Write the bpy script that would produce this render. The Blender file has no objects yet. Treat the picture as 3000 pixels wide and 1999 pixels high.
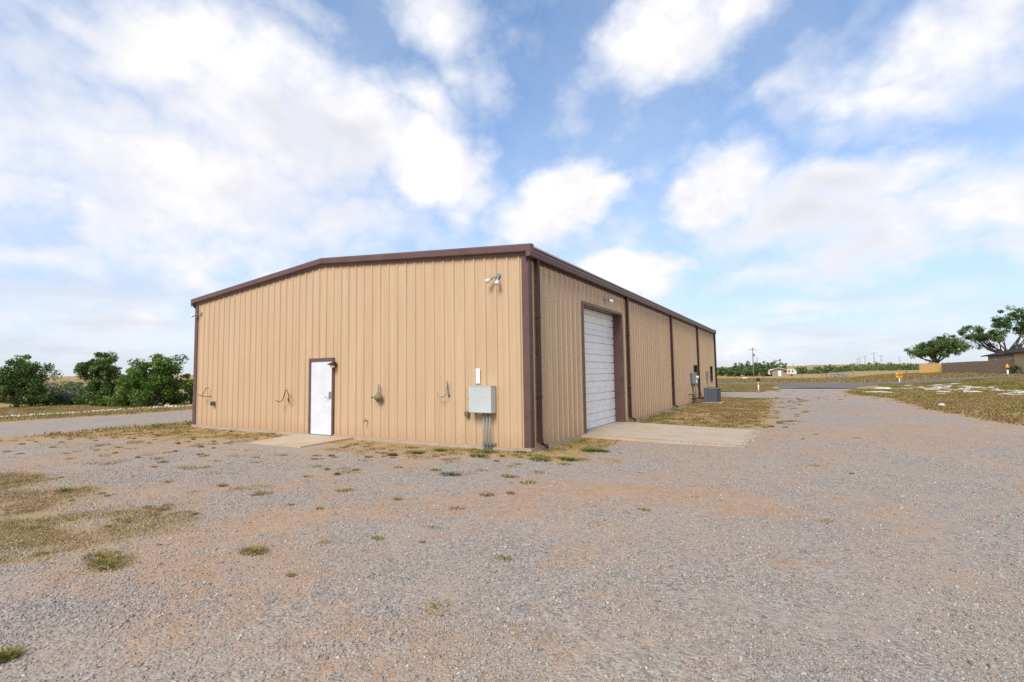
import bpy, math, random
import numpy as np
from mathutils import Matrix, Vector

rng = np.random.default_rng(7)
random.seed(7)
SC = bpy.context.scene
COL = SC.collection
RAD = math.radians

# ---------------------------------------------------------------- camera
CAM = np.array([5.1509, -9.5925, 1.6406])
FW = np.array([-0.50142, 0.86262, 0.06677])
RT = np.array([0.86396, 0.50334, -0.01467])
UP = np.array([0.04626, -0.05033, 0.99766])
FPX = 1448.25                                   # focal length in pixels of the 3000 px wide photograph
cd = bpy.data.cameras.new('camera')
cam = bpy.data.objects.new('camera', cd)
COL.objects.link(cam)
cam.matrix_world = Matrix([[RT[0], UP[0], -FW[0], CAM[0]], [RT[1], UP[1], -FW[1], CAM[1]],
                           [RT[2], UP[2], -FW[2], CAM[2]], [0, 0, 0, 1]])
cd.sensor_width = 36.0
cd.lens = FPX / 3000 * 36
cd.clip_start = 0.05
cd.clip_end = 9000
SC.camera = cam


def ray(px, py):
    d = FW + RT * (px - 1500) / FPX + UP * (999.5 - py) / FPX
    return d


def azel(px, py):
    d = ray(px, py)
    d = d / np.linalg.norm(d)
    return math.atan2(d[0], d[1]), math.asin(d[2])


def on_ground(px, py, z=-0.1):
    d = ray(px, py)
    t = (z - CAM[2]) / d[2]
    return CAM + t * d


def at_depth(px, depth):
    """ground position seen at column px, depth metres ahead of the camera"""
    lat = depth * (px - 1500) / FPX
    f2 = np.array([FW[0], FW[1]]) / math.hypot(FW[0], FW[1])
    r2 = np.array([RT[0], RT[1]]) / math.hypot(RT[0], RT[1])
    return CAM[:2] + depth * f2 + lat * r2


# ---------------------------------------------------------------- light and view
SUN_DIR = Vector((0.07, -0.70, 0.70)).normalized()      # towards the sun, behind thin cloud
SUN_EL = math.asin(SUN_DIR.z)
SUN_AZ = math.atan2(SUN_DIR.x, SUN_DIR.y)
sl = bpy.data.lights.new('sun', 'SUN')
sl.energy = 1.5
sl.angle = RAD(26)
sl.color = (1.0, 0.94, 0.84)
sun = bpy.data.objects.new('sun', sl)
COL.objects.link(sun)
sun.rotation_euler = SUN_DIR.to_track_quat('Z', 'Y').to_euler()
SC.view_settings.view_transform = 'Standard'
SC.view_settings.look = 'None'
SC.view_settings.gamma = 1.0
SC.view_settings.use_curve_mapping = False
SC.view_settings.exposure = 1.36
SC.render.engine = 'CYCLES'
SC.cycles.use_denoising = False
SC.cycles.filter_width = 1.5
SC.cycles.use_adaptive_sampling = False
SC.cycles.max_bounces = 6
SC.cycles.transparent_max_bounces = 8

# ---------------------------------------------------------------- node helpers


class NT:
    def __init__(self, tree):
        self.t = tree
        self.n = tree.nodes
        self.l = tree.links

    def put(self, sock, v):
        if v is None:
            return
        if hasattr(v, 'is_linked'):
            self.l.new(v, sock)
        else:
            sock.default_value = v

    def math(self, op, a, b=None, c=None, clamp=False):
        m = self.n.new('ShaderNodeMath')
        m.operation = op
        m.use_clamp = clamp
        for i, v in enumerate((a, b, c)):
            self.put(m.inputs[i], v)
        return m.outputs[0]

    def mix(self, f, a, b, blend='MIX'):
        m = self.n.new('ShaderNodeMix')
        m.data_type = 'RGBA'
        m.blend_type = blend
        self.put(m.inputs[0], f)
        for s, v in ((m.inputs[6], a), (m.inputs[7], b)):
            self.put(s, (*v, 1) if isinstance(v, tuple) and len(v) == 3 else v)
        return m.outputs[2]

    def smooth(self, v, lo, hi, to0=0.0, to1=1.0):
        m = self.n.new('ShaderNodeMapRange')
        m.interpolation_type = 'SMOOTHSTEP'
        self.put(m.inputs[0], v)
        m.inputs[1].default_value = lo
        m.inputs[2].default_value = hi
        m.inputs[3].default_value = to0
        m.inputs[4].default_value = to1
        return m.outputs[0]

    def noise(self, vec, scale, detail=4, rough=0.55, out=0, dist=0.0):
        m = self.n.new('ShaderNodeTexNoise')
        self.put(m.inputs['Vector'], vec)
        m.inputs['Scale'].default_value = scale
        m.inputs['Detail'].default_value = detail
        m.inputs['Roughness'].default_value = rough
        m.inputs['Distortion'].default_value = dist
        return m.outputs[out]

    def mapping(self, vec, loc=(0, 0, 0), rot=(0, 0, 0), scale=(1, 1, 1), kind='POINT'):
        m = self.n.new('ShaderNodeMapping')
        m.vector_type = kind
        self.put(m.inputs[0], vec)
        m.inputs[1].default_value = loc
        m.inputs[2].default_value = rot
        m.inputs[3].default_value = scale
        return m.outputs[0]

    def ramp(self, f, stops):
        m = self.n.new('ShaderNodeValToRGB')
        self.put(m.inputs[0], f)
        e = m.color_ramp.elements
        while len(e) < len(stops):
            e.new(0.5)
        for k, (p, c) in enumerate(stops):
            e[k].position = p
            e[k].color = (*c, 1)
        return m.outputs[0]

    def attr(self, name, out='Fac'):
        m = self.n.new('ShaderNodeAttribute')
        m.attribute_name = name
        return m.outputs[out]


# ---------------------------------------------------------------- world: Nishita sky with a layer of cumulus
world = bpy.data.worlds.new('World')
SC.world = world
world.use_nodes = True
wt = world.node_tree
wt.nodes.clear()
W_ = NT(wt)
wout = wt.nodes.new('ShaderNodeOutputWorld')
bg = wt.nodes.new('ShaderNodeBackground')
bg.inputs['Strength'].default_value = 0.1
wt.links.new(bg.outputs[0], wout.inputs[0])
sky = wt.nodes.new('ShaderNodeTexSky')
sky.sky_type = 'NISHITA'
sky.sun_disc = False
sky.sun_elevation = SUN_EL
sky.sun_rotation = SUN_AZ
sky.altitude = 700
sky.air_density = 1.0
sky.dust_density = 0.6
sky.ozone_density = 1.6
tc = wt.nodes.new('ShaderNodeTexCoord')
dirv = tc.outputs['Generated']
sep = wt.nodes.new('ShaderNodeSeparateXYZ')
wt.links.new(dirv, sep.inputs[0])
dz = W_.math('MAXIMUM', sep.outputs[2], 0.0)
el = W_.math('ARCSINE', dz)
az = W_.math('ARCTAN2', sep.outputs[0], sep.outputs[1])
AZ0, AZW = RAD(-75.0), RAD(90.0)
azm = W_.math('ADD', W_.math('PINGPONG', W_.math('SUBTRACT', az, AZ0), AZW), AZ0)
# cloud-layer coordinates (a flat layer seen in perspective)
inv = W_.math('DIVIDE', 1.0, W_.math('ADD', dz, 0.9))
lay = wt.nodes.new('ShaderNodeVectorMath')
lay.operation = 'SCALE'
wt.links.new(dirv, lay.inputs[0])
wt.links.new(inv, lay.inputs['Scale'])
n_big = W_.noise(lay.outputs[0], 3.3, 8, 0.54)
n_fine = W_.noise(lay.outputs[0], 9.5, 8, 0.60)
warp = W_.noise(lay.outputs[0], 6.5, 6, 0.58, out=1)
cmb = wt.nodes.new('ShaderNodeCombineXYZ')
wt.links.new(azm, cmb.inputs[0])
wt.links.new(el, cmb.inputs[1])
wsub = wt.nodes.new('ShaderNodeVectorMath')
wsub.operation = 'MULTIPLY_ADD'
wt.links.new(warp, wsub.inputs[0])
wsub.inputs[1].default_value = (0.19, 0.15, 0)
wsub.inputs[2].default_value = (-0.095, -0.075, 0)
wadd = wt.nodes.new('ShaderNodeVectorMath')
wadd.operation = 'ADD'
wt.links.new(cmb.outputs[0], wadd.inputs[0])
wt.links.new(wsub.outputs[0], wadd.inputs[1])
BLOBS = [  # centre and half-size in photograph pixels, tilt, strength
    (480, 190, 330, 150, 10, .95), (760, 290, 440, 190, 16, 1.15), (1040, 390, 420, 200, 16, 1.35),
    (1270, 500, 260, 180, 22, 1.5), (820, 480, 460, 170, 12, 1.0), (150, 600, 330, 110, 8, .8),
    (420, 640, 380, 100, 4, .75), (120, 760, 420, 80, 0, .8), (620, 760, 520, 110, -4, .7),
    (1000, 640, 420, 120, 8, .9), (1310, 90, 170, 160, 10, .85), (1390, 250, 150, 160, 0, .6),
    (900, 60, 300, 90, 5, .35), (200, 320, 300, 170, 10, .4), (1950, 80, 290, 210, -4, 1.25), (2150, 40, 230, 150, -14, .9),
    (2260, 270, 230, 70, -22, .38), (2480, 110, 300, 110, -24, .28), (2830, 110, 340, 240, -5, .7),
    (2700, 300, 320, 120, -10, .6), (1640, 590, 190, 130, -10, 1.7), (1560, 640, 200, 110, 0, 1.1),
    (2120, 560, 210, 150, -18, 1.5), (2440, 540, 360, 105, -4, 1.4), (2280, 650, 340, 130, -6, 1.2),
    (2860, 610, 270, 110, -5, 1.0), (2940, 500, 170, 70, -5, .9), (1840, 800, 190, 95, 6, 1.3),
    (2280, 800, 280, 60, -5, .8), (2650, 760, 420, 60, -8, .6), (2450, 900, 500, 40, -3, .45), (300, 900, 500, 60, 0, .5),
    (420, 520, 820, 400, 8, .85), (900, 330, 560, 250, 14, 1.0), (250, 960, 900, 110, 0, .55), (2520, 640, 520, 150, -5, 1.0), (2400, 1000, 800, 80, 0, .5), (620, 180, 420, 120, 12, .7), (820, 420, 620, 240, 12, 1.15), (2560, 700, 480, 110, -6, .9), (1250, 330, 200, 120, 30, .9), (640, 560, 780, 260, 6, 1.2), (150, 420, 380, 200, 0, .8)]
F = None
for (bx_, by_, rx_, ry_, tilt, amp) in BLOBS:
    a0, e0 = azel(bx_, by_)
    ra = abs(azel(bx_ + rx_, by_)[0] - azel(bx_ - rx_, by_)[0]) / 2
    re = abs(azel(bx_, by_ + ry_)[1] - azel(bx_, by_ - ry_)[1]) / 2
    mp = W_.mapping(wadd.outputs[0], (a0, e0, 0), (0, 0, RAD(-tilt)), (ra * 1.04, re * 1.04, 1), 'TEXTURE')
    ln = wt.nodes.new('ShaderNodeVectorMath')
    ln.operation = 'LENGTH'
    wt.links.new(mp, ln.inputs[0])
    f = W_.math('MULTIPLY_ADD', ln.outputs['Value'], -amp, amp)
    F = f if F is None else W_.math('MAXIMUM', F, f)
# the same broken cloud goes on overhead, above the frame
high = W_.smooth(el, 0.62, 0.85)
F = W_.math('MAXIMUM', F, W_.math('MULTIPLY', high, W_.math('MULTIPLY_ADD', n_big, 4.0, -1.85)))
X = W_.math('ADD', F, W_.math('MULTIPLY_ADD', n_big, 1.0, -0.44))
bil = W_.math('ABSOLUTE', W_.math('MULTIPLY_ADD', W_.noise(lay.outputs[0], 6.5, 4, 0.5), 2.0, -1.0))
bil2 = W_.math('ABSOLUTE', W_.math('MULTIPLY_ADD', W_.noise(lay.outputs[0], 15.0, 4, 0.55), 2.0, -1.0))
puff = W_.math('ADD', bil, W_.math('MULTIPLY', bil2, 0.5))          # rounded puffs with creases between them
X = W_.math('ADD', X, W_.math('MULTIPLY_ADD', n_fine, 0.6, -0.30))
X = W_.math('ADD', X, W_.math('MULTIPLY_ADD', puff, 0.9, -0.28))
dens = W_.smooth(X, -0.22, 0.80)
veil = W_.math('MULTIPLY', W_.smooth(n_big, 0.40, 0.70), 0.22)
dens = W_.math('MAXIMUM', dens, veil)
thick = W_.smooth(X, 0.15, 1.25)
# billows: brighter where the cloud thickens upwards, greyer on the undersides
n_up = W_.noise(W_.mapping(lay.outputs[0], (0.02, 0.04, 0.075)), 3.3, 8, 0.54)
relief = W_.math('MULTIPLY_ADD', W_.math('SUBTRACT', n_big, n_up), 3.6, 0.58)
soft = W_.noise(lay.outputs[0], 2.3, 5, 0.55)
relief = W_.math('ADD', relief, W_.math('MULTIPLY_ADD', soft, 1.6, -0.80))
relief = W_.math('ADD', relief, W_.math('MULTIPLY_ADD', puff, 0.9, -0.28))
body = W_.mix(W_.smooth(relief, -0.15, 1.25), (3.0, 3.06, 3.32), (4.75, 4.62, 4.5))
ccol = W_.mix(thick, (3.6, 3.68, 3.95), body)
blue = W_.mix(1.0, sky.outputs[0], (0.38, 0.745, 0.95), "MULTIPLY")
haze_f = W_.math('POWER', 2.718, W_.math('MULTIPLY', el, -2.7))
blue = W_.mix(W_.math('MULTIPLY', haze_f, 0.97), blue, (2.95, 3.0, 3.3))
# thin stretched bands of cloud low over the horizon
band = W_.noise(W_.mapping(cmb.outputs[0], scale=(2.2, 15, 1)), 1.6, 6, 0.6)
bandf = W_.math('MULTIPLY', W_.smooth(band, 0.44, 0.66), W_.smooth(el, 0.26, 0.05))
skyc = W_.mix(dens, blue, ccol)
skyc = W_.mix(W_.math('MULTIPLY', bandf, 0.62), skyc, (2.85, 2.85, 3.15))
wt.links.new(skyc, bg.inputs['Color'])
world.cycles.sampling_method = 'MANUAL'
world.cycles.sample_map_resolution = 512

# ---------------------------------------------------------------- materials


def new_mat(name):
    m = bpy.data.materials.new(name)
    m.use_nodes = True
    t = m.node_tree
    b = t.nodes['Principled BSDF']
    return m, NT(t), b


def bump(N, b, h, strength, dist=0.01):
    k = N.n.new('ShaderNodeBump')
    k.inputs['Strength'].default_value = strength
    k.inputs['Distance'].default_value = dist
    N.l.new(h, k.inputs['Height'])
    N.l.new(k.outputs[0], b.inputs['Normal'])


def coord(N, kind='Object'):
    return N.n.new('ShaderNodeTexCoord').outputs[kind]


def pmat(name, col, rough=0.5, metal=0.0, var=0.12, scale=3.0, grain=0.0, gscale=120.0, spec=0.5):
    m, N, b = new_mat(name)
    o = coord(N)
    n1 = N.noise(o, scale, 5, 0.6)
    dark = tuple(c * (1 - var) for c in col)
    lite = tuple(min(1, c * (1 + var)) for c in col)
    c = N.mix(N.smooth(n1, 0.3, 0.7), dark, lite)
    N.l.new(c, b.inputs['Base Color'])
    b.inputs['Metallic'].default_value = metal
    b.inputs['Specular IOR Level'].default_value = spec
    N.l.new(N.math('MULTIPLY_ADD', n1, 0.2, rough - 0.1, clamp=True), b.inputs['Roughness'])
    if grain:
        bump(N, b, N.noise(o, gscale, 3, 0.6), grain, 0.004)
    return m


def wall_paint():
    m, N, b = new_mat('tan_wall_paint')
    o = coord(N)
    streak = N.noise(N.mapping(o, scale=(5, 5, 0.25)), 1.0, 5, 0.6)
    blot = N.noise(o, 0.7, 4, 0.6)
    c = N.mix(N.smooth(streak, 0.3, 0.75), (0.505, 0.350, 0.205), (0.58, 0.408, 0.255))
    c = N.mix(N.math('MULTIPLY', N.smooth(blot, 0.42, 0.7), 0.35), c, (0.52, 0.35, 0.21))
    rust = N.smooth(N.noise(N.mapping(o, scale=(9, 9, 1.1)), 2.0, 6, 0.7), 0.66, 0.8)
    c = N.mix(N.math('MULTIPLY', rust, 0.22), c, (0.33, 0.19, 0.10))
    sx = N.n.new('ShaderNodeSeparateXYZ')
    N.l.new(o, sx.inputs[0])
    splash = N.math('MULTIPLY', N.smooth(N.math('ADD', sx.outputs[2], N.math('MULTIPLY_ADD', N.noise(o, 7, 5, 0.7), 0.5, -0.25)), 0.42, 0.02), 0.45)
    c = N.mix(splash, c, (0.45, 0.28, 0.16))
    N.l.new(c, b.inputs['Base Color'])
    b.inputs['Roughness'].default_value = 0.46
    b.inputs['Specular IOR Level'].default_value = 0.35
    bump(N, b, N.noise(N.mapping(o, scale=(1, 1, 0.4)), 2.3, 2, 0.5), 0.12, 0.05)
    return m


def concrete(name, a, c2):
    m, N, b = new_mat(name)
    o = coord(N, 'Object')
    n = N.noise(o, 1.4, 6, 0.65)
    c = N.mix(N.smooth(n, 0.3, 0.7), a, c2)
    st = N.smooth(N.noise(o, 3.3, 5, 0.7), 0.6, 0.78)
    c = N.mix(N.math('MULTIPLY', st, 0.4), c, tuple(v * 0.62 for v in a))
    fine = N.noise(o, 60, 4, 0.7)
    c = N.mix(N.math('MULTIPLY', fine, 0.25), c, (0.5, 0.42, 0.34))
    N.l.new(c, b.inputs['Base Color'])
    b.inputs['Roughness'].default_value = 0.9
    bump(N, b, fine, 0.25, 0.006)
    return m


def terrain_mat():
    m, N, b = new_mat('yard_soil_and_gravel')
    g = N.n.new('ShaderNodeNewGeometry')
    P = g.outputs['Position']
    ag, ad, ar = N.attr('gravel'), N.attr('dirt'), N.attr('grass')
    # crushed stone: every cell a stone of its own grey
    def stones(scale):
        v = N.n.new('ShaderNodeTexVoronoi')
        v.inputs['Scale'].default_value = scale
        N.l.new(P, v.inputs['Vector'])
        s = N.n.new('ShaderNodeSeparateColor')
        N.l.new(v.outputs['Color'], s.inputs[0])
        col = N.ramp(s.outputs[0], [(0.0, (0.15, 0.127, 0.108)), (0.3, (0.285, 0.242, 0.208)), (0.6, (0.365, 0.308, 0.26)),
                                    (0.82, (0.43, 0.355, 0.285)), (0.93, (0.48, 0.42, 0.36)), (1.0, (0.48, 0.27, 0.16))])
        return col, v.outputs['Distance'], s.outputs[1]
    c1, d1, r1 = stones(42)
    c2, d2, r2 = stones(19)
    sel = N.smooth(N.noise(P, 5, 4, 0.6), 0.4, 0.62)
    cg = N.mix(N.math('MULTIPLY', sel, 0.55), c1, c2)
    # dust trodden between the stones and bare wheel tracks
    fines = N.smooth(N.noise(P, 0.9, 7, 0.62), 0.38, 0.64)
    cg = N.mix(N.math('MULTIPLY', fines, 0.62), cg, (0.41, 0.305, 0.215))
    cg = N.mix(N.math('MULTIPLY', N.smooth(N.noise(P, 0.22, 5, 0.6), 0.4, 0.65), 0.22), cg, (0.29, 0.255, 0.235))
    n_soil = N.noise(P, 6.0, 6, 0.65)
    cd_ = N.mix(N.smooth(n_soil, 0.3, 0.7), (0.39, 0.225, 0.125), (0.47, 0.295, 0.18))
    n_gr = N.noise(P, 2.3, 7, 0.68)
    cgr = N.ramp(n_gr, [(0.28, (0.20, 0.16, 0.05)), (0.45, (0.33, 0.225, 0.085)), (0.58, (0.41, 0.27, 0.125)), (0.75, (0.32, 0.245, 0.08))])
    far = N.noise(N.mapping(P, scale=(0.03, 0.03, 0.03)), 1.0, 6, 0.65)
    cgr = N.mix(N.math('MULTIPLY', N.smooth(far, 0.42, 0.62), 0.3), cgr, (0.47, 0.32, 0.16))
    e = N.math('MULTIPLY_ADD', N.noise(P, 3.1, 7, 0.7), 1.1, -0.55)
    mg = N.smooth(N.math('ADD', ag, e), 0.38, 0.62)
    md = N.smooth(N.math('ADD', ad, N.math('MULTIPLY', e, 1.9)), 0.10, 1.0)
    mr = N.smooth(N.math('ADD', ar, N.math('MULTIPLY', e, 1.5)), 0.25, 0.70)
    c = N.mix(mg, cgr, cg)
    c = N.mix(N.math('MULTIPLY', md, 0.9), c, cd_)
    c = N.mix(N.math('MULTIPLY', mr, 0.72), c, cgr)
    N.l.new(c, b.inputs['Base Color'])
    b.inputs['Roughness'].default_value = 0.95
    b.inputs['Specular IOR Level'].default_value = 0.15
    hgt = N.math('MULTIPLY', N.math('SUBTRACT', 0.6, d1), N.math('MULTIPLY_ADD', r1, 0.8, 0.4))
    hgt = N.math('MULTIPLY', hgt, N.math('MULTIPLY_ADD', mg, 0.8, 0.2))
    hgt = N.math('ADD', hgt, N.math('MULTIPLY', n_soil, 0.5))
    bump(N, b, hgt, 0.6, 0.02)
    return m


def tint_mat(name, stops, rough=0.8, trans=0.0, grain=False):
    """colour picked per leaf / blade / stone from the attribute 'tint'"""
    m, N, b = new_mat(name)
    c = N.ramp(N.attr('tint'), stops)
    N.l.new(c, b.inputs['Base Color'])
    b.inputs['Roughness'].default_value = rough
    b.inputs['Specular IOR Level'].default_value = 0.25
    if grain:
        bump(N, b, N.noise(coord(N), 90, 3, 0.6), 0.4, 0.01)
    if trans:
        tr = N.n.new('ShaderNodeBsdfTranslucent')
        N.l.new(c, tr.inputs[0])
        mx = N.n.new('ShaderNodeMixShader')
        mx.inputs[0].default_value = trans
        N.l.new(b.outputs[0], mx.inputs[1])
        N.l.new(tr.outputs[0], mx.inputs[2])
        out = [n for n in N.n if n.type == 'OUTPUT_MATERIAL'][0]
        N.l.new(mx.outputs[0], out.inputs[0])
    return m


def glass_mat(name):
    m, N, b = new_mat(name)
    b.inputs['Base Color'].default_value = (0.012, 0.013, 0.015, 1)
    b.inputs['Roughness'].default_value = 0.06
    b.inputs['Specular IOR Level'].default_value = 0.25
    return m


M = {}
M['tan'] = wall_paint()
M['brown'] = pmat('brown_trim_paint', (0.125, 0.068, 0.058), 0.45, 0, 0.14, 2.0, spec=0.35)
M['downspout'] = pmat('dark_brown_downspout_paint', (0.052, 0.022, 0.019), 0.5, 0, 0.15, 2.0, spec=0.2)
M['roof'] = pmat('tan_roof_metal', (0.42, 0.33, 0.24), 0.45, 0, 0.1, 1.0)
M['white_door'] = pmat('white_door_paint', (0.66, 0.67, 0.685), 0.45, 0, 0.05, 2.0)
M['sect'] = pmat('white_sectional_door_steel', (0.80, 0.79, 0.77), 0.45, 0, 0.05, 3.0)
M['rubber'] = pmat('black_rubber', (0.03, 0.03, 0.03), 0.7)
M['concrete'] = concrete('yard_concrete', (0.42, 0.315, 0.205), (0.51, 0.39, 0.265))
M['slab'] = concrete('foundation_concrete', (0.33, 0.27, 0.21), (0.42, 0.35, 0.28))
M['steel'] = pmat('brushed_steel', (0.45, 0.45, 0.46), 0.35, 0.9, 0.1)
M['galv'] = pmat('galvanised_grey_paint', (0.23, 0.26, 0.25), 0.5, 0.3, 0.12, 8)
M['panelgrey'] = pmat('pale_grey_enamel', (0.50, 0.52, 0.495), 0.42, 0, 0.06, 2.5)
M['white'] = pmat('white_plastic', (0.76, 0.76, 0.74), 0.45, 0, 0.05)
M['lens'] = pmat('pale_lamp_lens', (0.72, 0.70, 0.60), 0.2, 0, 0.05)
M['lampwhite'] = pmat('silvered_lamp_glass', (0.72, 0.74, 0.74), 0.18, 0.35, 0.05)
M['bronze'] = pmat('dark_bronze', (0.045, 0.032, 0.028), 0.4, 0.2)
M['rust'] = pmat('rusty_steel', (0.13, 0.075, 0.045), 0.75, 0.2, 0.35, 15)
M['olive'] = pmat('weathered_brass', (0.20, 0.16, 0.07), 0.6, 0.3, 0.3, 20)
M['greenbox'] = pmat('green_weathered_plastic', (0.10, 0.155, 0.095), 0.6, 0, 0.25, 15)
M['acgrey'] = pmat('blue_grey_powder_coat', (0.12, 0.135, 0.15), 0.45, 0.1, 0.1, 6)
M['acdark'] = pmat('dark_coil', (0.035, 0.042, 0.05), 0.6, 0.2)
M['glass'] = glass_mat('dark_window_glass')
M['asphalt'] = pmat('worn_asphalt', (0.165, 0.135, 0.120), 0.9, 0, 0.2, 0.8, 0.4, 60, 0.2)
M['limestone'] = pmat('white_limestone', (0.62, 0.55, 0.47), 0.92, 0, 0.22, 4, 0.6, 14, 0.2)
M['yellow'] = pmat('yellow_marker_plastic', (0.72, 0.36, 0.02), 0.45, 0, 0.08)
M['black'] = pmat('black_plastic', (0.015, 0.015, 0.016), 0.4)
M['newwood'] = pmat('fresh_yellow_cedar', (0.53, 0.31, 0.105), 0.75, 0, 0.16, 5)
M['oldwood'] = pmat('weathered_grey_wood', (0.30, 0.205, 0.145), 0.9, 0, 0.3, 3)
M['polewood'] = pmat('creosoted_pole_wood', (0.24, 0.185, 0.15), 0.9, 0, 0.2, 3)
M['housewall'] = pmat('beige_house_wall', (0.50, 0.37, 0.22), 0.8, 0, 0.06, 2)
M['houseroof'] = pmat('dark_shingles', (0.038, 0.034, 0.037), 0.9, 0, 0.25, 6, spec=0.15)
M['shedwall'] = pmat('tan_shed_siding', (0.30, 0.235, 0.17), 0.8, 0, 0.15, 2)
M['shedroof'] = pmat('pale_shed_roof', (0.52, 0.43, 0.35), 0.7, 0, 0.1, 2)
M['camper'] = pmat('cream_camper_shell', (0.64, 0.60, 0.50), 0.4, 0, 0.05, 2)
M['tower'] = pmat('grey_tower_steel', (0.34, 0.36, 0.40), 0.6, 0.3, 0.05)
M['rock'] = pmat('grey_rubble', (0.25, 0.23, 0.21), 0.95, 0, 0.3, 3, 0.6, 9)
M['terrain'] = terrain_mat()
M['bark'] = pmat('grey_brown_bark', (0.075, 0.058, 0.046), 0.95, 0, 0.3, 6, 0.8, 25)
M['leaf'] = tint_mat('tree_leaves', [(0, (0.043, 0.083, 0.017)), (0.45, (0.101, 0.179, 0.027)), (0.8, (0.179, 0.269, 0.041)), (1, (0.260, 0.314, 0.068))], 0.6, 0.3)
M['leaf_dark'] = tint_mat('dark_tree_leaves', [(0, (0.035, 0.069, 0.017)), (0.5, (0.083, 0.146, 0.032)), (0.85, (0.153, 0.227, 0.048)), (1, (0.235, 0.273, 0.072))], 0.6, 0.25)
M['leaf_sage'] = tint_mat('sage_leaves', [(0, (0.04, 0.06, 0.035)), (0.5, (0.10, 0.125, 0.085)), (1, (0.20, 0.215, 0.15))], 0.8, 0.15)
M['leaf_far'] = tint_mat('distant_leaves', [(0, (0.044, 0.083, 0.030)), (0.5, (0.095, 0.158, 0.048)), (0.85, (0.164, 0.228, 0.063)), (1, (0.253, 0.240, 0.103))], 0.7, 0.25)
M['blade'] = tint_mat('grass_blades', [(0, (0.085, 0.135, 0.018)), (0.22, (0.185, 0.195, 0.03)), (0.42, (0.32, 0.24, 0.075)), (0.7, (0.42, 0.29, 0.13)), (1, (0.25, 0.16, 0.075))], 0.75, 0.3)
M['bluegrass'] = tint_mat('blue_green_weed', [(0, (0.055, 0.10, 0.065)), (1, (0.15, 0.21, 0.13))], 0.8, 0.2)
M['stone'] = tint_mat('loose_gravel', [(0, (0.17, 0.148, 0.128)), (0.3, (0.295, 0.255, 0.222)), (0.62, (0.395, 0.34, 0.288)), (0.84, (0.50, 0.435, 0.365)), (0.955, (0.56, 0.49, 0.42)), (1.0, (0.50, 0.24, 0.14))], 0.9, 0, True)

# ---------------------------------------------------------------- mesh helpers


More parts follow.
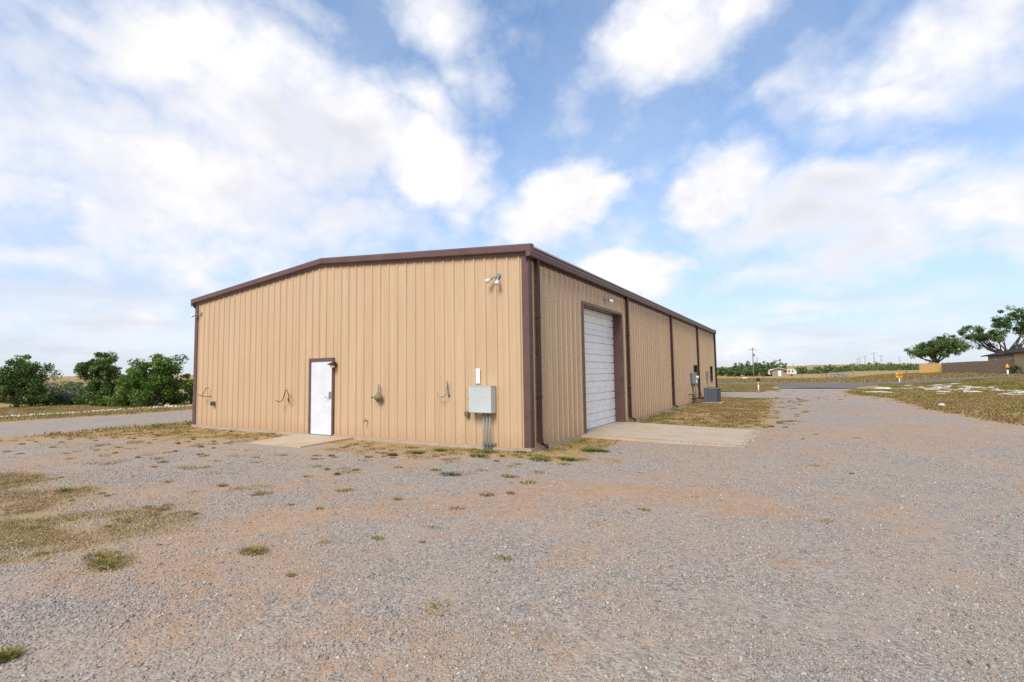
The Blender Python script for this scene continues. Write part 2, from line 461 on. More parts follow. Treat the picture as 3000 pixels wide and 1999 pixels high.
class MB:
    def __init__(self):
        self.v = []
        self.f = []

    def add(self, vs, fs):
        o = len(self.v)
        self.v += [tuple(map(float, p)) for p in vs]
        self.f += [tuple(i + o for i in q) for q in fs]
        return self

    def box(self, a, b):
        (x0, y0, z0), (x1, y1, z1) = a, b
        return self.add([(x0, y0, z0), (x1, y0, z0), (x1, y1, z0), (x0, y1, z0), (x0, y0, z1), (x1, y0, z1), (x1, y1, z1), (x0, y1, z1)],
                        [(0, 3, 2, 1), (4, 5, 6, 7), (0, 1, 5, 4), (1, 2, 6, 5), (2, 3, 7, 6), (3, 0, 4, 7)])

    def bbox(self, a, b, r):
        """box with chamfered vertical and horizontal edges"""
        (x0, y0, z0), (x1, y1, z1) = a, b
        ring = [(x0 + r, y0), (x1 - r, y0), (x1, y0 + r), (x1, y1 - r), (x1 - r, y1), (x0 + r, y1), (x0, y1 - r), (x0, y0 + r)]
        cx, cy = (x0 + x1) / 2, (y0 + y1) / 2
        def sc(p, k):
            return (p[0] - r * k * np.sign(p[0] - cx), p[1] - r * k * np.sign(p[1] - cy))
        vs = [(*sc(p, .6), z0) for p in ring] + [(*p, z0 + r) for p in ring] + [(*p, z1 - r) for p in ring] + [(*sc(p, .6), z1) for p in ring]
        fs = [tuple(range(7, -1, -1)), tuple(range(24, 32))]
        for k in range(3):
            for i in range(8):
                j = (i + 1) % 8
                fs.append((k * 8 + i, k * 8 + j, k * 8 + 8 + j, k * 8 + 8 + i))
        return self.add(vs, fs)

    def tube(self, pts, rad, n=8, cap=True):
        pts = [np.array(p, float) for p in pts]
        rr = rad if hasattr(rad, '__len__') else [rad] * len(pts)
        vs, fs = [], []
        for i, p in enumerate(pts):
            t = pts[min(i + 1, len(pts) - 1)] - pts[max(i - 1, 0)]
            t = t / (np.linalg.norm(t) + 1e-9)
            a = np.cross(t, (0.0, 0.0, 1.0) if abs(t[2]) < 0.95 else (1.0, 0.0, 0.0))
            a /= np.linalg.norm(a)
            b = np.cross(t, a)
            for k in range(n):
                w = 2 * math.pi * k / n
                vs.append(p + rr[i] * (math.cos(w) * a + math.sin(w) * b))
        for i in range(len(pts) - 1):
            for k in range(n):
                j = (k + 1) % n
                fs.append((i * n + k, i * n + j, (i + 1) * n + j, (i + 1) * n + k))
        if cap:
            fs.append(tuple(range(n - 1, -1, -1)))
            fs.append(tuple((len(pts) - 1) * n + k for k in range(n)))
        return self.add(vs, fs)

    def prism(self, poly, fn0, fn1):
        """polygon swept between two placements"""
        n = len(poly)
        return self.add([fn0(p) for p in poly] + [fn1(p) for p in poly],
                        [tuple(range(n - 1, -1, -1)), tuple(range(n, 2 * n))] + [(i, (i + 1) % n, n + (i + 1) % n, n + i) for i in range(n)])

    def lathe(self, prof, org=(0, 0, 0), axis='z', n=12):
        vs, fs = [], []
        for r, h in prof:
            for k in range(n):
                w = 2 * math.pi * k / n
                c, s = r * math.cos(w), r * math.sin(w)
                p = {'z': (c, s, h), 'y': (c, -h, s), 'x': (h, c, s)}[axis]
                vs.append((p[0] + org[0], p[1] + org[1], p[2] + org[2]))
        for i in range(len(prof) - 1):
            for k in range(n):
                j = (k + 1) % n
                fs.append((i * n + k, i * n + j, (i + 1) * n + j, (i + 1) * n + k))
        fs.append(tuple(range(n - 1, -1, -1)))
        fs.append(tuple((len(prof) - 1) * n + k for k in range(n)))
        return self.add(vs, fs)

    def build(self, name, mat, parent=None, smooth=False):
        me = bpy.data.meshes.new(name)
        me.from_pydata(self.v, [], self.f)
        me.validate()
        import bmesh
        b = bmesh.new()
        b.from_mesh(me)
        bmesh.ops.recalc_face_normals(b, faces=b.faces)
        b.to_mesh(me)
        b.free()
        me.materials.append(M[mat] if isinstance(mat, str) else mat)
        if smooth:
            me.polygons.foreach_set('use_smooth', [True] * len(me.polygons))
        return link(name, me, parent)


def link(name, me, parent=None):
    o = bpy.data.objects.new(name, me)
    COL.objects.link(o)
    if parent is not None:
        o.parent = parent
    return o


def fast_mesh(name, V, Fq, mat, parent=None, tint=None, smooth=False):
    """numpy vertices (n,3), faces (m,k)"""
    me = bpy.data.meshes.new(name)
    k = Fq.shape[1]
    me.vertices.add(len(V))
    me.vertices.foreach_set('co', np.ascontiguousarray(V, np.float32).ravel())
    me.loops.add(Fq.size)
    me.loops.foreach_set('vertex_index', np.ascontiguousarray(Fq, np.int32).ravel())
    me.polygons.add(len(Fq))
    me.polygons.foreach_set('loop_start', np.arange(0, Fq.size, k, dtype=np.int32))
    if smooth:
        me.polygons.foreach_set('use_smooth', np.ones(len(Fq), bool))
    if tint is not None:
        for nm, arr in (tint.items() if isinstance(tint, dict) else [('tint', tint)]):
            a = me.attributes.new(nm, 'FLOAT', 'POINT')
            a.data.foreach_set('value', np.ascontiguousarray(arr, np.float32))
    me.update(calc_edges=True)
    me.materials.append(M[mat])
    return link(name, me, parent)


def empty(name, loc=(0, 0, 0), rz=0.0):
    o = bpy.data.objects.new(name, None)
    o.empty_display_size = 0.2
    COL.objects.link(o)
    o.location = loc
    o.rotation_euler = (0, 0, rz)
    return o


def tag(o, label=None, cat=None, group=None, kind=None):
    if label:
        o['label'] = label
    if cat:
        o['category'] = cat
    if group:
        o['group'] = group
    if kind:
        o['kind'] = kind
    return o


def copy_tree(o, parent=None):
    c = o.copy()
    COL.objects.link(c)
    if parent is not None:
        c.parent = parent
    for ch in list(o.children):
        copy_tree(ch, c)
    return c


# ---------------------------------------------------------------- terrain
def S(a, b, x):
    t = np.clip((np.asarray(x, float) - a) / (b - a), 0, 1)
    return t * t * (3 - 2 * t)


_tab = rng.random((256, 256))


def vnoise(x, y):
    xi, yi = np.floor(x).astype(int), np.floor(y).astype(int)
    fx, fy = x - xi, y - yi
    fx, fy = fx * fx * (3 - 2 * fx), fy * fy * (3 - 2 * fy)
    a, b = _tab[xi % 256, yi % 256], _tab[(xi + 1) % 256, yi % 256]
    c, d = _tab[xi % 256, (yi + 1) % 256], _tab[(xi + 1) % 256, (yi + 1) % 256]
    return (a * (1 - fx) + b * fx) * (1 - fy) + (c * (1 - fx) + d * fx) * fy


def fbm(x, y, s, o=4):
    x, y = np.asarray(x, float) * s, np.asarray(y, float) * s
    r, a, t = 0, 0.5, 0
    for k in range(o):
        r = r + a * vnoise(x * 2 ** k + 17.3 * k, y * 2 ** k - 9.1 * k)
        t += a
        a *= 0.55
    return r / t


def height(x, y):
    x, y = np.asarray(x, float), np.asarray(y, float)
    h = -0.10 + 0.65 * S(12, 24, x) * S(25, 58, y) + 0.20 * S(24, 29, x) * S(60, 75, y)
    h = h - 0.30 * S(80, 140, y) * (1 - S(12, 24, x))
    # ground meets the slab a little higher along the walls
    dx = np.maximum(np.maximum(-13.53 - x, x), 0)
    dy = np.maximum(np.maximum(-y, y - 27.5), 0)
    dw = np.hypot(dx, dy)
    h = h + 0.035 * (1 - S(0.2, 2.5, dw))
    r = np.hypot(x - 5, y + 9)
    h = h + 0.035 * (fbm(x, y, 0.35, 3) - 0.5) * S(1.0, 6.0, dw)
    h = h - 0.25 * (1 - S(-36, -29.5, x)) * (1 - S(120, 300, r))                 # ground drops past the rubble line
    h = h + 0.5 * (fbm(x, y, 0.03, 3) - 0.5) * S(40, 130, r)
    h = h + (4.0 + 9.0 * (fbm(x, y, 0.0011, 4))) * S(350, 1500, r) + 6 * (fbm(x, y, 0.004, 3) - 0.5) * S(300, 900, r)
    h = h + 14 * S(1500, 4500, r)
    return h


def poly_dist(x, y, pts):
    d = np.full(np.shape(x), 1e9)
    for (a, b) in zip(pts[:-1], pts[1:]):
        ax, ay, bx, by = a[0], a[1], b[0], b[1]
        L = (bx - ax) ** 2 + (by - ay) ** 2
        t = np.clip(((x - ax) * (bx - ax) + (y - ay) * (by - ay)) / L, 0, 1)
        d = np.minimum(d, np.hypot(x - ax - t * (bx - ax), y - ay - t * (by - ay)))
    return d


EDGE_Y = [-40, 0, 10.7, 15.9, 26.4, 29.5, 34, 41, 50, 60]
EDGE_X = [60, 21, 10.8, 9.9, 9.6, 8.8, 8.2, 9.0, 11.0, 14]
SIDE_Y = [-20, 2, 6.6, 8, 13, 20, 24.5, 26.0, 33.0, 35.0, 40, 60]
SIDE_X = [-60, 0.6, 3.2, 4.2, 4.0, 3.6, 3.0, -60, -60, 2.2, 3.2, 3.2]


def gravel_mask(x, y):
    x, y = np.asarray(x, float), np.asarray(y, float)
    w = (fbm(x, y, 0.5, 4) - 0.5) * 1.2
    right = np.interp(y, EDGE_Y, EDGE_X)
    left = np.interp(y, SIDE_Y, SIDE_X)
    g = S(-0.5, 0.5, right - x + w) * S(-0.6, 0.6, x - left + w) * S(-1.2, 0.8, 45 - y + w)
    front = S(-0.45, 0.5, -y - 0.75 + w * 0.8)
    near_wall = np.where((x < 1.2) & (y < 6.6), front, 1.0)
    g = g * np.where((y < 6.6), near_wall, 1.0)
    # yard in front of the gable reaches to the lane, with a weedy strip between
    g = g * (1 - 0.5 * S(-13.2, -14.6, x) * S(-17.2, -15.6, x) * S(-30, -20, x) * (y < 24))
    g = np.where(x < -25.0, 0, g)
    lane = lane_mask(x, y)
    return np.clip(np.maximum(g, lane), 0, 1)


def lane_mask(x, y):
    w = (fbm(x, y, 0.6, 3) - 0.5) * 0.9
    return S(-24.6, -23.8, x + w) * (1 - S(-16.9, -16.1, x + w)) * (np.asarray(y) < 60)


DIRT = [[(300, 1680), (620, 1560), (900, 1510), (1250, 1475), (1700, 1450), (2150, 1480)],
        [(-200, 1420), (250, 1460), (560, 1640), (640, 1780)],
        [(2000, 1440), (2080, 1320), (2150, 1290)],
        [(1550, 1450), (1800, 1455), (2080, 1440)], [(-100, 1520), (300, 1590), (500, 1700)],
        [(2330, 1200), (2400, 1400), (2700, 1650), (3100, 1850)], [(2560, 1190), (2800, 1330), (3150, 1470)]]
DIRT_W = [[tuple(on_ground(*p)[:2]) for p in c] for c in DIRT]
GRASS = [  # photograph column and row, half-size in metres along x and y, strength
    (60, 1450, 2.2, .75, .9), (60, 1560, 1.2, .45, .85), (380, 1535, .75, .45, .85), (330, 1640, .32, .22, .8), (250, 1400, 1.5, .4, .45),
    (740, 1615, .22, .12, .6), (100, 1610, .6, .25, .6), (1850, 1440, .6, .2, .35), (2050, 1460, .4, .3, .3), (550, 1475, .5, .25, .4),
    (250, 1310, 3.0, .8, .45), (500, 1290, 2.2, .8, .5), (430, 1250, 2.0, 1.0, .5), (1480, 1330, 2.0, .4, .75), (1650, 1330, 1.0, .55, .7),
    (1250, 1325, 1.6, .35, .6), (1180, 1375, .5, .2, .45), (1000, 1320, 2.2, .35, .55), (760, 1325, 2.0, .35, .45), (1490, 1500, .2, .1, .4)]
GRASS_W = [(*on_ground(px, py)[:2], a, b, s) for px, py, a, b, s in GRASS]


def dirt_mask(x, y):
    x, y = np.asarray(x, float), np.asarray(y, float)
    d = np.zeros(np.shape(x))
    xw, yw = x + 1.7 * (fbm(x + 7, y, .55, 4) - .5), y + 1.7 * (fbm(x, y + 13, .55, 4) - .5)
    for c, wd, s in zip(DIRT_W, (1.1, 1.3, 1.8, .6, .8, .45, .5), (0.68, 0.68, 0.45, .78, .75, .5, .5)):
        d = np.maximum(d, s * (1 - S(0.15, 1.0, poly_dist(xw, yw, c) / (wd * (0.6 + 1.1 * fbm(x, y, 0.8, 3))))))
    d = np.maximum(d, 0.6 * (1 - S(0.0, 1.6, np.maximum(np.abs(np.maximum(np.maximum(-13.5 - x, x), np.maximum(-y, y - 27))) - 0.2, 0))))
    d = np.maximum(d, 0.56 * S(0.40, 0.66, fbm(x, y, 0.33, 4)) * (1 - S(30, 60, y)))
    d = np.maximum(d, 0.75 * S(-12.4, -14.4, x) * S(-17.4, -15.8, x))
    d = np.maximum(d, 0.7 * S(0, 0.8, x - 0.3) * (1 - S(3.2, 5.4, x)) * S(6.2, 8, y) * (1 - S(25, 26.5, y)))
    d = np.maximum(d, 0.6 * S(39, 43, y) * (1 - S(45, 48, y)) * S(2, 4, x) * (1 - S(9, 12, x)))
    d = np.maximum(d, 0.6 * (1 - S(0.5, 1.8, np.abs(x - np.interp(y, EDGE_Y, EDGE_X)))) * (y > 5))
    return np.clip(d, 0, 1)


def grass_mask(x, y):
    x, y = np.asarray(x, float), np.asarray(y, float)
    g = np.zeros(np.shape(x))
    for cx, cy, a, b, s in GRASS_W:
        q = np.hypot((x - cx) / (a * 1.5), (y - cy) / (b * 1.6)) + 1.5 * (fbm(x + 31, y, 1.6, 4) - .5)
        g = np.maximum(g, s * (1 - S(0.15, 1.25, q)))
    g = np.maximum(g, 0.62 * S(0.1, 0.5, x) * (1 - S(3.0, 4.6, x)) * S(6.7, 7.6, y) * (1 - S(24.8, 26.2, y)))
    wild = np.where((y < 1) & (x > -25), .58, np.where((x < -13.4) & (x > -25), .7, np.where((x < 6) & (y > 6) & (y < 26.5), .62, 1.0)))
    g = np.maximum(g, (1.0 - gravel_mask(x, y)) * wild) * (1 - 0.8 * ((x > -13.6) & (x < 0.05) & (y > -0.05) & (y < 27.5)))
    return g * (0.62 + 0.75 * fbm(x, y, 0.9, 4))


def axis_pts(lo, hi, st, far, growth):
    a = list(np.arange(lo, hi + 1e-6, st))
    s, v, pre = st, lo, []
    while v > -far:
        s *= growth
        v -= s
        pre.append(v)
    s, v, post = st, hi, []
    while v < far:
        s *= growth
        v += s
        post.append(v)
    return np.array(pre[::-1] + a + post)


gx = axis_pts(-34, 24, 0.25, 5200, 1.13)
gy = axis_pts(-11, 60, 0.25, 5200, 1.13)
GX, GY = np.meshgrid(gx, gy, indexing='ij')
GZ = height(GX, GY)
gm, dm, rm = gravel_mask(GX, GY), dirt_mask(GX, GY), grass_mask(GX, GY)
nx, ny = GX.shape
idx = np.arange(nx * ny).reshape(nx, ny)
quads = np.stack([idx[:-1, :-1], idx[1:, :-1], idx[1:, 1:], idx[:-1, 1:]], -1).reshape(-1, 4)
cxm = (GX[:-1, :-1] + GX[1:, 1:]).ravel() / 2
cym = (GY[:-1, :-1] + GY[1:, 1:]).ravel() / 2
gc = gravel_mask(cxm, cym) > 0.5
lc = (lane_mask(cxm, cym) > 0.5) & gc
inside = (cxm > -13.35) & (cxm < -0.2) & (cym > 0.2) & (cym < 27.3)      # under the slab: no ground needed
VV = np.stack([GX.ravel(), GY.ravel(), GZ.ravel()], -1)


def sub_sheet(name, sel):
    q = quads[sel]
    u, inv_ = np.unique(q.ravel(), return_inverse=True)
    o = fast_mesh(name, VV[u], inv_.reshape(-1, 4), 'terrain', None,
                  {'gravel': gm.ravel()[u], 'dirt': dm.ravel()[u], 'grass': rm.ravel()[u]}, True)
    return tag(o, kind='structure')


sub_sheet('ground', ~gc & ~inside)
sub_sheet('gravel_yard', gc & ~lc & ~inside)
sub_sheet('gravel_lane', lc & ~inside)


def hz(x, y):
    return float(height(np.array([x]), np.array([y]))[0])


def ribbon(name, left, right, mat, lift=0.02):
    """a road sheet between two edge polylines, laid on the terrain"""
    b = MB()
    n = len(left)
    K = 8
    for i in range(n):
        for k in range(K + 1):
            t = k / K
            x = left[i][0] * (1 - t) + right[i][0] * t
            y = left[i][1] * (1 - t) + right[i][1] * t
            b.v.append((x, y, hz(x, y) + lift + 0.05 * (1 - (2 * t - 1) ** 2)))
    for i in range(n - 1):
        for k in range(K):
            q = i * (K + 1) + k
            b.f.append((q, q + 1, q + K + 2, q + K + 1))
    return tag(b.build(name, mat, None, True), kind='structure')


rx = np.concatenate([np.linspace(-400, -40, 30), np.linspace(-36, 40, 40), np.linspace(46, 400, 30)])
wob = 0.25 * np.sin(rx * 0.21) + 0.2 * np.sin(rx * 0.57 + 1)
ribbon('road', [(x, 58.3 + w) for x, w in zip(rx, wob)], [(x, 66.0 - w) for x, w in zip(rx, wob)], 'asphalt')
jy = np.linspace(43.2, 59.2, 14)
ribbon('road_apron', [(3.3 - 3.5 * ((y - 43) / 16) ** 3, y) for y in jy], [(9.4 + 5.5 * ((y - 43) / 16) ** 2.2, y) for y in jy], 'asphalt', 0.024)

# ---------------------------------------------------------------- the metal building
BW, BL = 13.53, 27.45                 # gable width and length in metres
HE, HP = 4.33, 4.90                   # underside of the rake trim at the corners and at the ridge
RIB0, PITCH = 0.2129, 0.3048
DOOR = (6.27, 7.26, 2.13)             # personnel door: distance from the corner, and head height
OD = (3.16, 6.54, 3.56)               # overhead door along the side wall
WINS = [(19.40, 20.28, 1.01, 1.97), (25.15, 25.95, 1.00, 1.95)]
bld = empty('metal_building', (0, 0, 0))
tag(bld, 'tan ribbed metal building with brown trim and low gable roof on concrete slab', 'building')


def rake_z(s):
    return HE + (HP - HE) * (1 - abs(s - BW / 2) / (BW / 2))


def profile(u0, u1, rib0):
    pts = []
    k0 = math.floor((u0 - rib0) / PITCH) - 1
    for k in range(k0, k0 + int((u1 - u0) / PITCH) + 4):
        r = rib0 + k * PITCH
        pts += [(r - .031, 0), (r - .017, .029), (r + .017, .029), (r + .031, 0)]
        for q in (.1016, .2032):
            pts += [(r + q - .016, 0), (r + q - .006, .006), (r + q + .006, .006), (r + q + .016, 0)]
    us = np.array([p[0] for p in pts])
    ds = np.array([p[1] for p in pts])
    keep = (us > u0 + 1e-4) & (us < u1 - 1e-4)
    uu = np.concatenate([[u0], us[keep], [u1]])
    return uu, (lambda u: np.interp(u, us, ds))


def wall_sheets(length, rib0, place, top, holes):
    first = rib0 - PITCH / 2 + 0.9144 - PITCH
    cuts = [0.0] + [c for c in np.arange(first, length - 0.2, 0.9144) if c > 0.3] + [length]
    for i, (u0, u1) in enumerate(zip(cuts[:-1], cuts[1:])):
        uu, dep = profile(u0, u1, rib0)
        for h in holes:
            for e in h[:2]:
                if u0 < e < u1:
                    uu = np.append(uu, e)
        uu = np.unique(np.round(uu, 5))
        off = 0.0022 * (i % 2)
        b = MB()
        for ua, ub in zip(uu[:-1], uu[1:]):
            um = (ua + ub) / 2
            spans = [(0.012, None)]
            for h in holes:
                if h[0] < um < h[1]:
                    spans = ([(0.012, h[2])] if h[2] > 0.05 else []) + [(h[3], None)]
            for z0, z1 in spans:
                za, zb = (top(ua), top(ub)) if z1 is None else (z1, z1)
                b.add([place(ua, dep(ua) + off, z0), place(ub, dep(ub) + off, z0), place(ub, dep(ub) + off, zb), place(ua, dep(ua) + off, za)], [(0, 1, 2, 3)])
        b.build('wall_panel', 'tan', bld)


SIDE_TOP = 4.30
wall_sheets(BW, RIB0, lambda u, d, z: (-u, -d, z), lambda u: rake_z(u) + 0.05, [(DOOR[0], DOOR[1], 0, DOOR[2])])
wall_sheets(BL, 0.21, lambda u, d, z: (d, u, z), lambda u: SIDE_TOP, [(OD[0], OD[1], 0, OD[2])] + [(a, b, c, d) for a, b, c, d in WINS])
wall_sheets(BW, RIB0, lambda u, d, z: (-u, BL + d, z), lambda u: rake_z(u) + 0.05, [])
wall_sheets(BL, 0.21, lambda u, d, z: (-BW - d, u, z), lambda u: SIDE_TOP, [])
# slab with the wall line standing on it
fb = MB().bbox((-BW - .05, -.05, -.45), (.05, BL + .05, 0.0), .015)
fo = fb.build('foundation_slab', 'slab', bld)
# light base angle under the sheets
b = MB()
b.box((-BW - .05, -.050, .004), (-DOOR[1] - .03, -.030, .026)).box((-DOOR[0] + .03, -.050, .004), (.05, -.030, .026))
b.build('base_trim', 'tan', bld)
b = MB().box((.031, -.029, .004), (.050, OD[0] - .06, .026)).box((.031, OD[1] + .06, .004), (.050, BL + .05, .026))
b.build('base_trim', 'tan', bld)
# roof: two slopes
rz0 = HE + .17
b = MB()
prof_r = [(-BW - .10, rz0), (-BW / 2, HP + .175), (.10, rz0), (.10, rz0 - .04), (-BW / 2, HP + .135), (-BW - .10, rz0 - .04)]
b.prism(prof_r, lambda p: (p[0], -.08, p[1]), lambda p: (p[0], BL + .08, p[1]))
roof = b.build('roof', 'roof', bld)
b = MB()
b.prism([(-.18, HP + .165), (0, HP + .185), (.18, HP + .165), (.18, HP + .173), (0, HP + .196), (-.18, HP + .173)], lambda p: (p[0] - BW / 2, -.02, p[1]), lambda p: (p[0] - BW / 2, BL + .02, p[1]))
b.build('ridge_cap', 'brown', roof)
# rake trim on both gables: folded profile following the slope
RK = [(.02, -.055), (-.060, -.055), (-.066, -.004), (-.085, .004), (-.135, .016), (-.142, .030), (-.142, .155), (-.125, .178), (-.090, .196), (.04, .196)]
for yo, sg in ((0.0, 1), (BL, -1)):
    for xa, xb in ((-BW - .15, -BW / 2), (-BW / 2, .15)):
        za = rake_z(-xa) if xa <= -BW / 2 - 1 else HP
        b = MB()
        def pt(x):
            return lambda p: (x, yo + sg * p[0], HE + (HP - HE) * (1 - abs(-x - BW / 2) / (BW / 2)) + p[1])
        b.prism(RK, pt(xa + (.0006 if xa == -BW / 2 else 0)), pt(xb))
        b.build('rake_trim', 'brown', bld)
b = MB().box((-BW / 2 - .09, -.150, HP + .02), (-BW / 2 + .09, -.1435, HP + .165))
b.build('peak_cap', 'brown', bld)
# eave gutters along both side walls
GT = [(.036, .0), (.125, .0), (.148, .02), (.150, .06), (.160, .10), (.160, .165), (.146, .170), (.140, .175), (.036, .175)]
for xo, sg in ((0, 1), (-BW, -1)):
    b = MB()
    b.prism(GT, lambda p: (xo + sg * p[0], -.138, 4.232 + p[1]), lambda p: (xo + sg * p[0], BL + .138, 4.232 + p[1]))
    b.build('gutter', 'brown', bld)
    b = MB().box((min(xo, xo + sg * .032), -.10, 4.17), (max(xo, xo + sg * .046), BL + .10, 4.230))
    b.build('eave_trim', 'downspout', bld)
# corner trims: an angle folded round each corner
for cx_, cy_, sx, sy in ((0, 0, 1, -1), (-BW, 0, -1, -1), (0, BL, 1, 1), (-BW, BL, -1, 1)):
    t, wdt = .040, .125
    poly = [(t, t), (t, -wdt), (t - .012, -wdt - .012), (.0, -wdt - .012), (.0, .0), (-wdt - .012, .0), (-wdt - .012, t - .012), (-wdt, t)]
    b = MB()
    b.prism(poly, lambda p: (cx_ + sx * p[0], cy_ + sy * p[1], .028), lambda p: (cx_ + sx * p[0], cy_ + sy * p[1], 4.30))
    b.build('corner_trim', 'brown', bld)
# downspouts with kick-out elbows
DS_Y = [.300 + i * 6.733 for i in range(4)] + [BL - .17]
for yy in DS_Y:
    b = MB()
    b.bbox((.042, yy - .052, .17), (.132, yy + .052, 4.235), .008)
    d = b.build('downspout', 'downspout', bld)
    e = MB()
    e.prism([(-.051, -.047), (.051, -.047), (.051, .047), (-.051, .047)],
            lambda p: (.087 + p[1], yy + p[0], .20), lambda p: (.105 + p[1] * .95, yy + p[0], .10))
    e.prism([(-.0505, -.05), (.0505, -.05), (.0505, .05), (-.0505, .05)],
            lambda p: (.10 + p[1] * .6, yy + p[0], .112 - p[1] * .8), lambda p: (.265, yy + p[0], .035 + p[1] * .95 - .0))
    e.build('elbow', 'downspout', d)
    for zz in (1.1, 2.9):
        MB().box((.036, yy - .07, zz), (.138, yy + .07, zz + .03)).build('strap', 'downspout', d)

# personnel door in the gable
dr = MB()
dr.box((-DOOR[1] + .045, -.028, .012), (-DOOR[0] - .045, .016, DOOR[2] - .045))
door = dr.build('door', 'white_door', bld)
fr = MB()
fr.box((-DOOR[1] - .035, -.052, .002), (-DOOR[1] + .042, .10, DOOR[2] + .05))
fr.box((-DOOR[0] - .042, -.052, .002), (-DOOR[0] + .035, .10, DOOR[2] + .05))
fr.box((-DOOR[1] + .0425, -.052, DOOR[2] - .042), (-DOOR[0] - .0425, .10, DOOR[2] + .05))
fr.build('door_frame', 'brown', door)
hx = -DOOR[0] - .125
hd = MB().bbox((hx - .035, -.052, 1.03), (hx + .045, -.028, 1.22), .006)
hd.tube([(hx, -.05, 1.07), (hx, -.095, 1.07), (hx - .02, -.10, 1.07), (hx - .13, -.10, 1.062)], .011, 8)
hd.build('door_handle', 'steel', door)
for zz in (.25, 1.08, 1.88):
    MB().tube([(-DOOR[1] + .046, -.034, zz - .05), (-DOOR[1] + .046, -.034, zz + .05)], .009, 8).build('hinge', 'steel', door)
MB().box((-DOOR[1] + .02, -.09, -.004), (-DOOR[0] - .02, .05, .012)).build('threshold', 'steel', door)

# overhead sectional door in the side wall
REC = -.27
od = empty('overhead_door')
od.parent = bld
sec = (OD[2] - .02) / 6
for k in range(6):
    z0 = .012 + k * sec
    b = MB()
    # each section is folded steel with two pressed grooves
    prof = [(0, 0)]
    for g in (.19 / .593, .42 / .593):
        zc = g * sec
        prof += [(0, zc - .018), (-.036, zc - .016), (-.036, zc + .016), (0, zc + .018)]
    prof += [(0, sec - .006), (-.010, sec - .003), (-.055, sec - .003), (-.055, 0)]
    b.prism(prof, lambda p: (REC + p[0], OD[0] - .02, z0 + p[1]), lambda p: (REC + p[0], OD[1] + .02, z0 + p[1]))
    b.build('door_section', 'sect', od)
MB().box((REC - .03, OD[0] - .01, -.002), (REC - .002, OD[1] + .01, .012)).build('bottom_seal', 'rubber', od)
b = MB()
b.box((REC - .06, OD[0] - .004, .001), (.050, OD[0] + .002, OD[2] + .07)).box((.038, OD[0] - .075, .001), (.050, OD[0] - .0045, OD[2] + .07))
b.box((REC - .06, OD[1] - .002, .001), (.050, OD[1] + .004, OD[2] + .07)).box((.038, OD[1] + .0045, .001), (.050, OD[1] + .075, OD[2] + .07))
b.box((REC - .06, OD[0] + .0025, OD[2] - .002), (.050, OD[1] - .0025, OD[2] + .004)).box((.038, OD[0] + .0025, OD[2] + .0045), (.0495, OD[1] - .0025, OD[2] + .07))
b.box((REC - .10, OD[0] - .15, .001), (REC - .046, OD[0] - .0045, OD[2] + .07)).box((REC - .10, OD[1] + .0045, .001), (REC - .046, OD[1] + .15, OD[2] + .07))
b.build('door_jamb', 'brown', od)

# windows
for (a, c, z0, z1) in WINS:
    w = MB()
    t = .03
    w.box((-.08, a - .03, z0 - .03), (.046, a + t, z1 + .03)).box((-.08, c - t, z0 - .03), (.046, c + .03, z1 + .03))
    w.box((-.08, a + t + .0005, z1 - t), (.046, c - t - .0005, z1 + .03)).box((-.08, a + t + .0005, z0 - .03), (.046, c - t - .0005, z0 + t))
    w.box((-.079, a + t + .0005, (z0 + z1) / 2 - .02), (-.05, c - t - .0005, (z0 + z1) / 2 + .02))
    win = w.build('window', 'bronze', bld)
    MB().box((-.075, a + t, z0 + t), (-.065, c - t, (z0 + z1) / 2 - .02)).build('pane', 'glass', win)
    MB().box((-.072, a + t, (z0 + z1) / 2 + .02), (-.062, c - t, z1 - t)).build('pane', 'glass', win)

# ---------------------------------------------------------------- concrete at the doors
def pad(name, corners, th):
    b = MB()
    n = len(corners)
    top = [(x, y, z) for x, y, z in corners]
    bot = [(x, y, z - th) for x, y, z in corners]
    b.add(top + bot, [tuple(range(n)), tuple(range(2 * n - 1, n - 1, -1))] + [(i, n + i, n + (i + 1) % n, (i + 1) % n) for i in range(n)])
    return tag(b.build(name, 'concrete'), kind='structure')


rg = random.Random(3)
out_edge = [(4.05 + rg.uniform(-.10, .05), 2.9 + 3.55 * k / 16 + rg.uniform(-.05, .05), -.088) for k in range(17)]
pad('concrete_apron', [(.0515, 2.78, -.004)] + [(4.0, 2.86, -.087)] + out_edge[1:-1] + [(4.04, 6.52, -.087), (.0515, 6.66, -.004)], .22)
MB_ap = MB().box((-.40, OD[0] + .003, -.30), (.0505, OD[1] - .003, .0009))
MB_ap.build('door_sill', 'concrete', bld)
p1, p2, p3 = on_ground(731, 1295, -.05), on_ground(880, 1308, -.05), on_ground(1030, 1278, -.02)
pad('door_pad', [(-7.62, -.0515, -.010), (p1[0], p1[1], -.055), (p2[0], p2[1], -.055), (-5.42, -.0515, -.010)], .2)

# ---------------------------------------------------------------- fixtures on the gable
def wall_thing(name, loc, label, cat, group=None):
    return tag(empty(name, loc), label, cat, group)


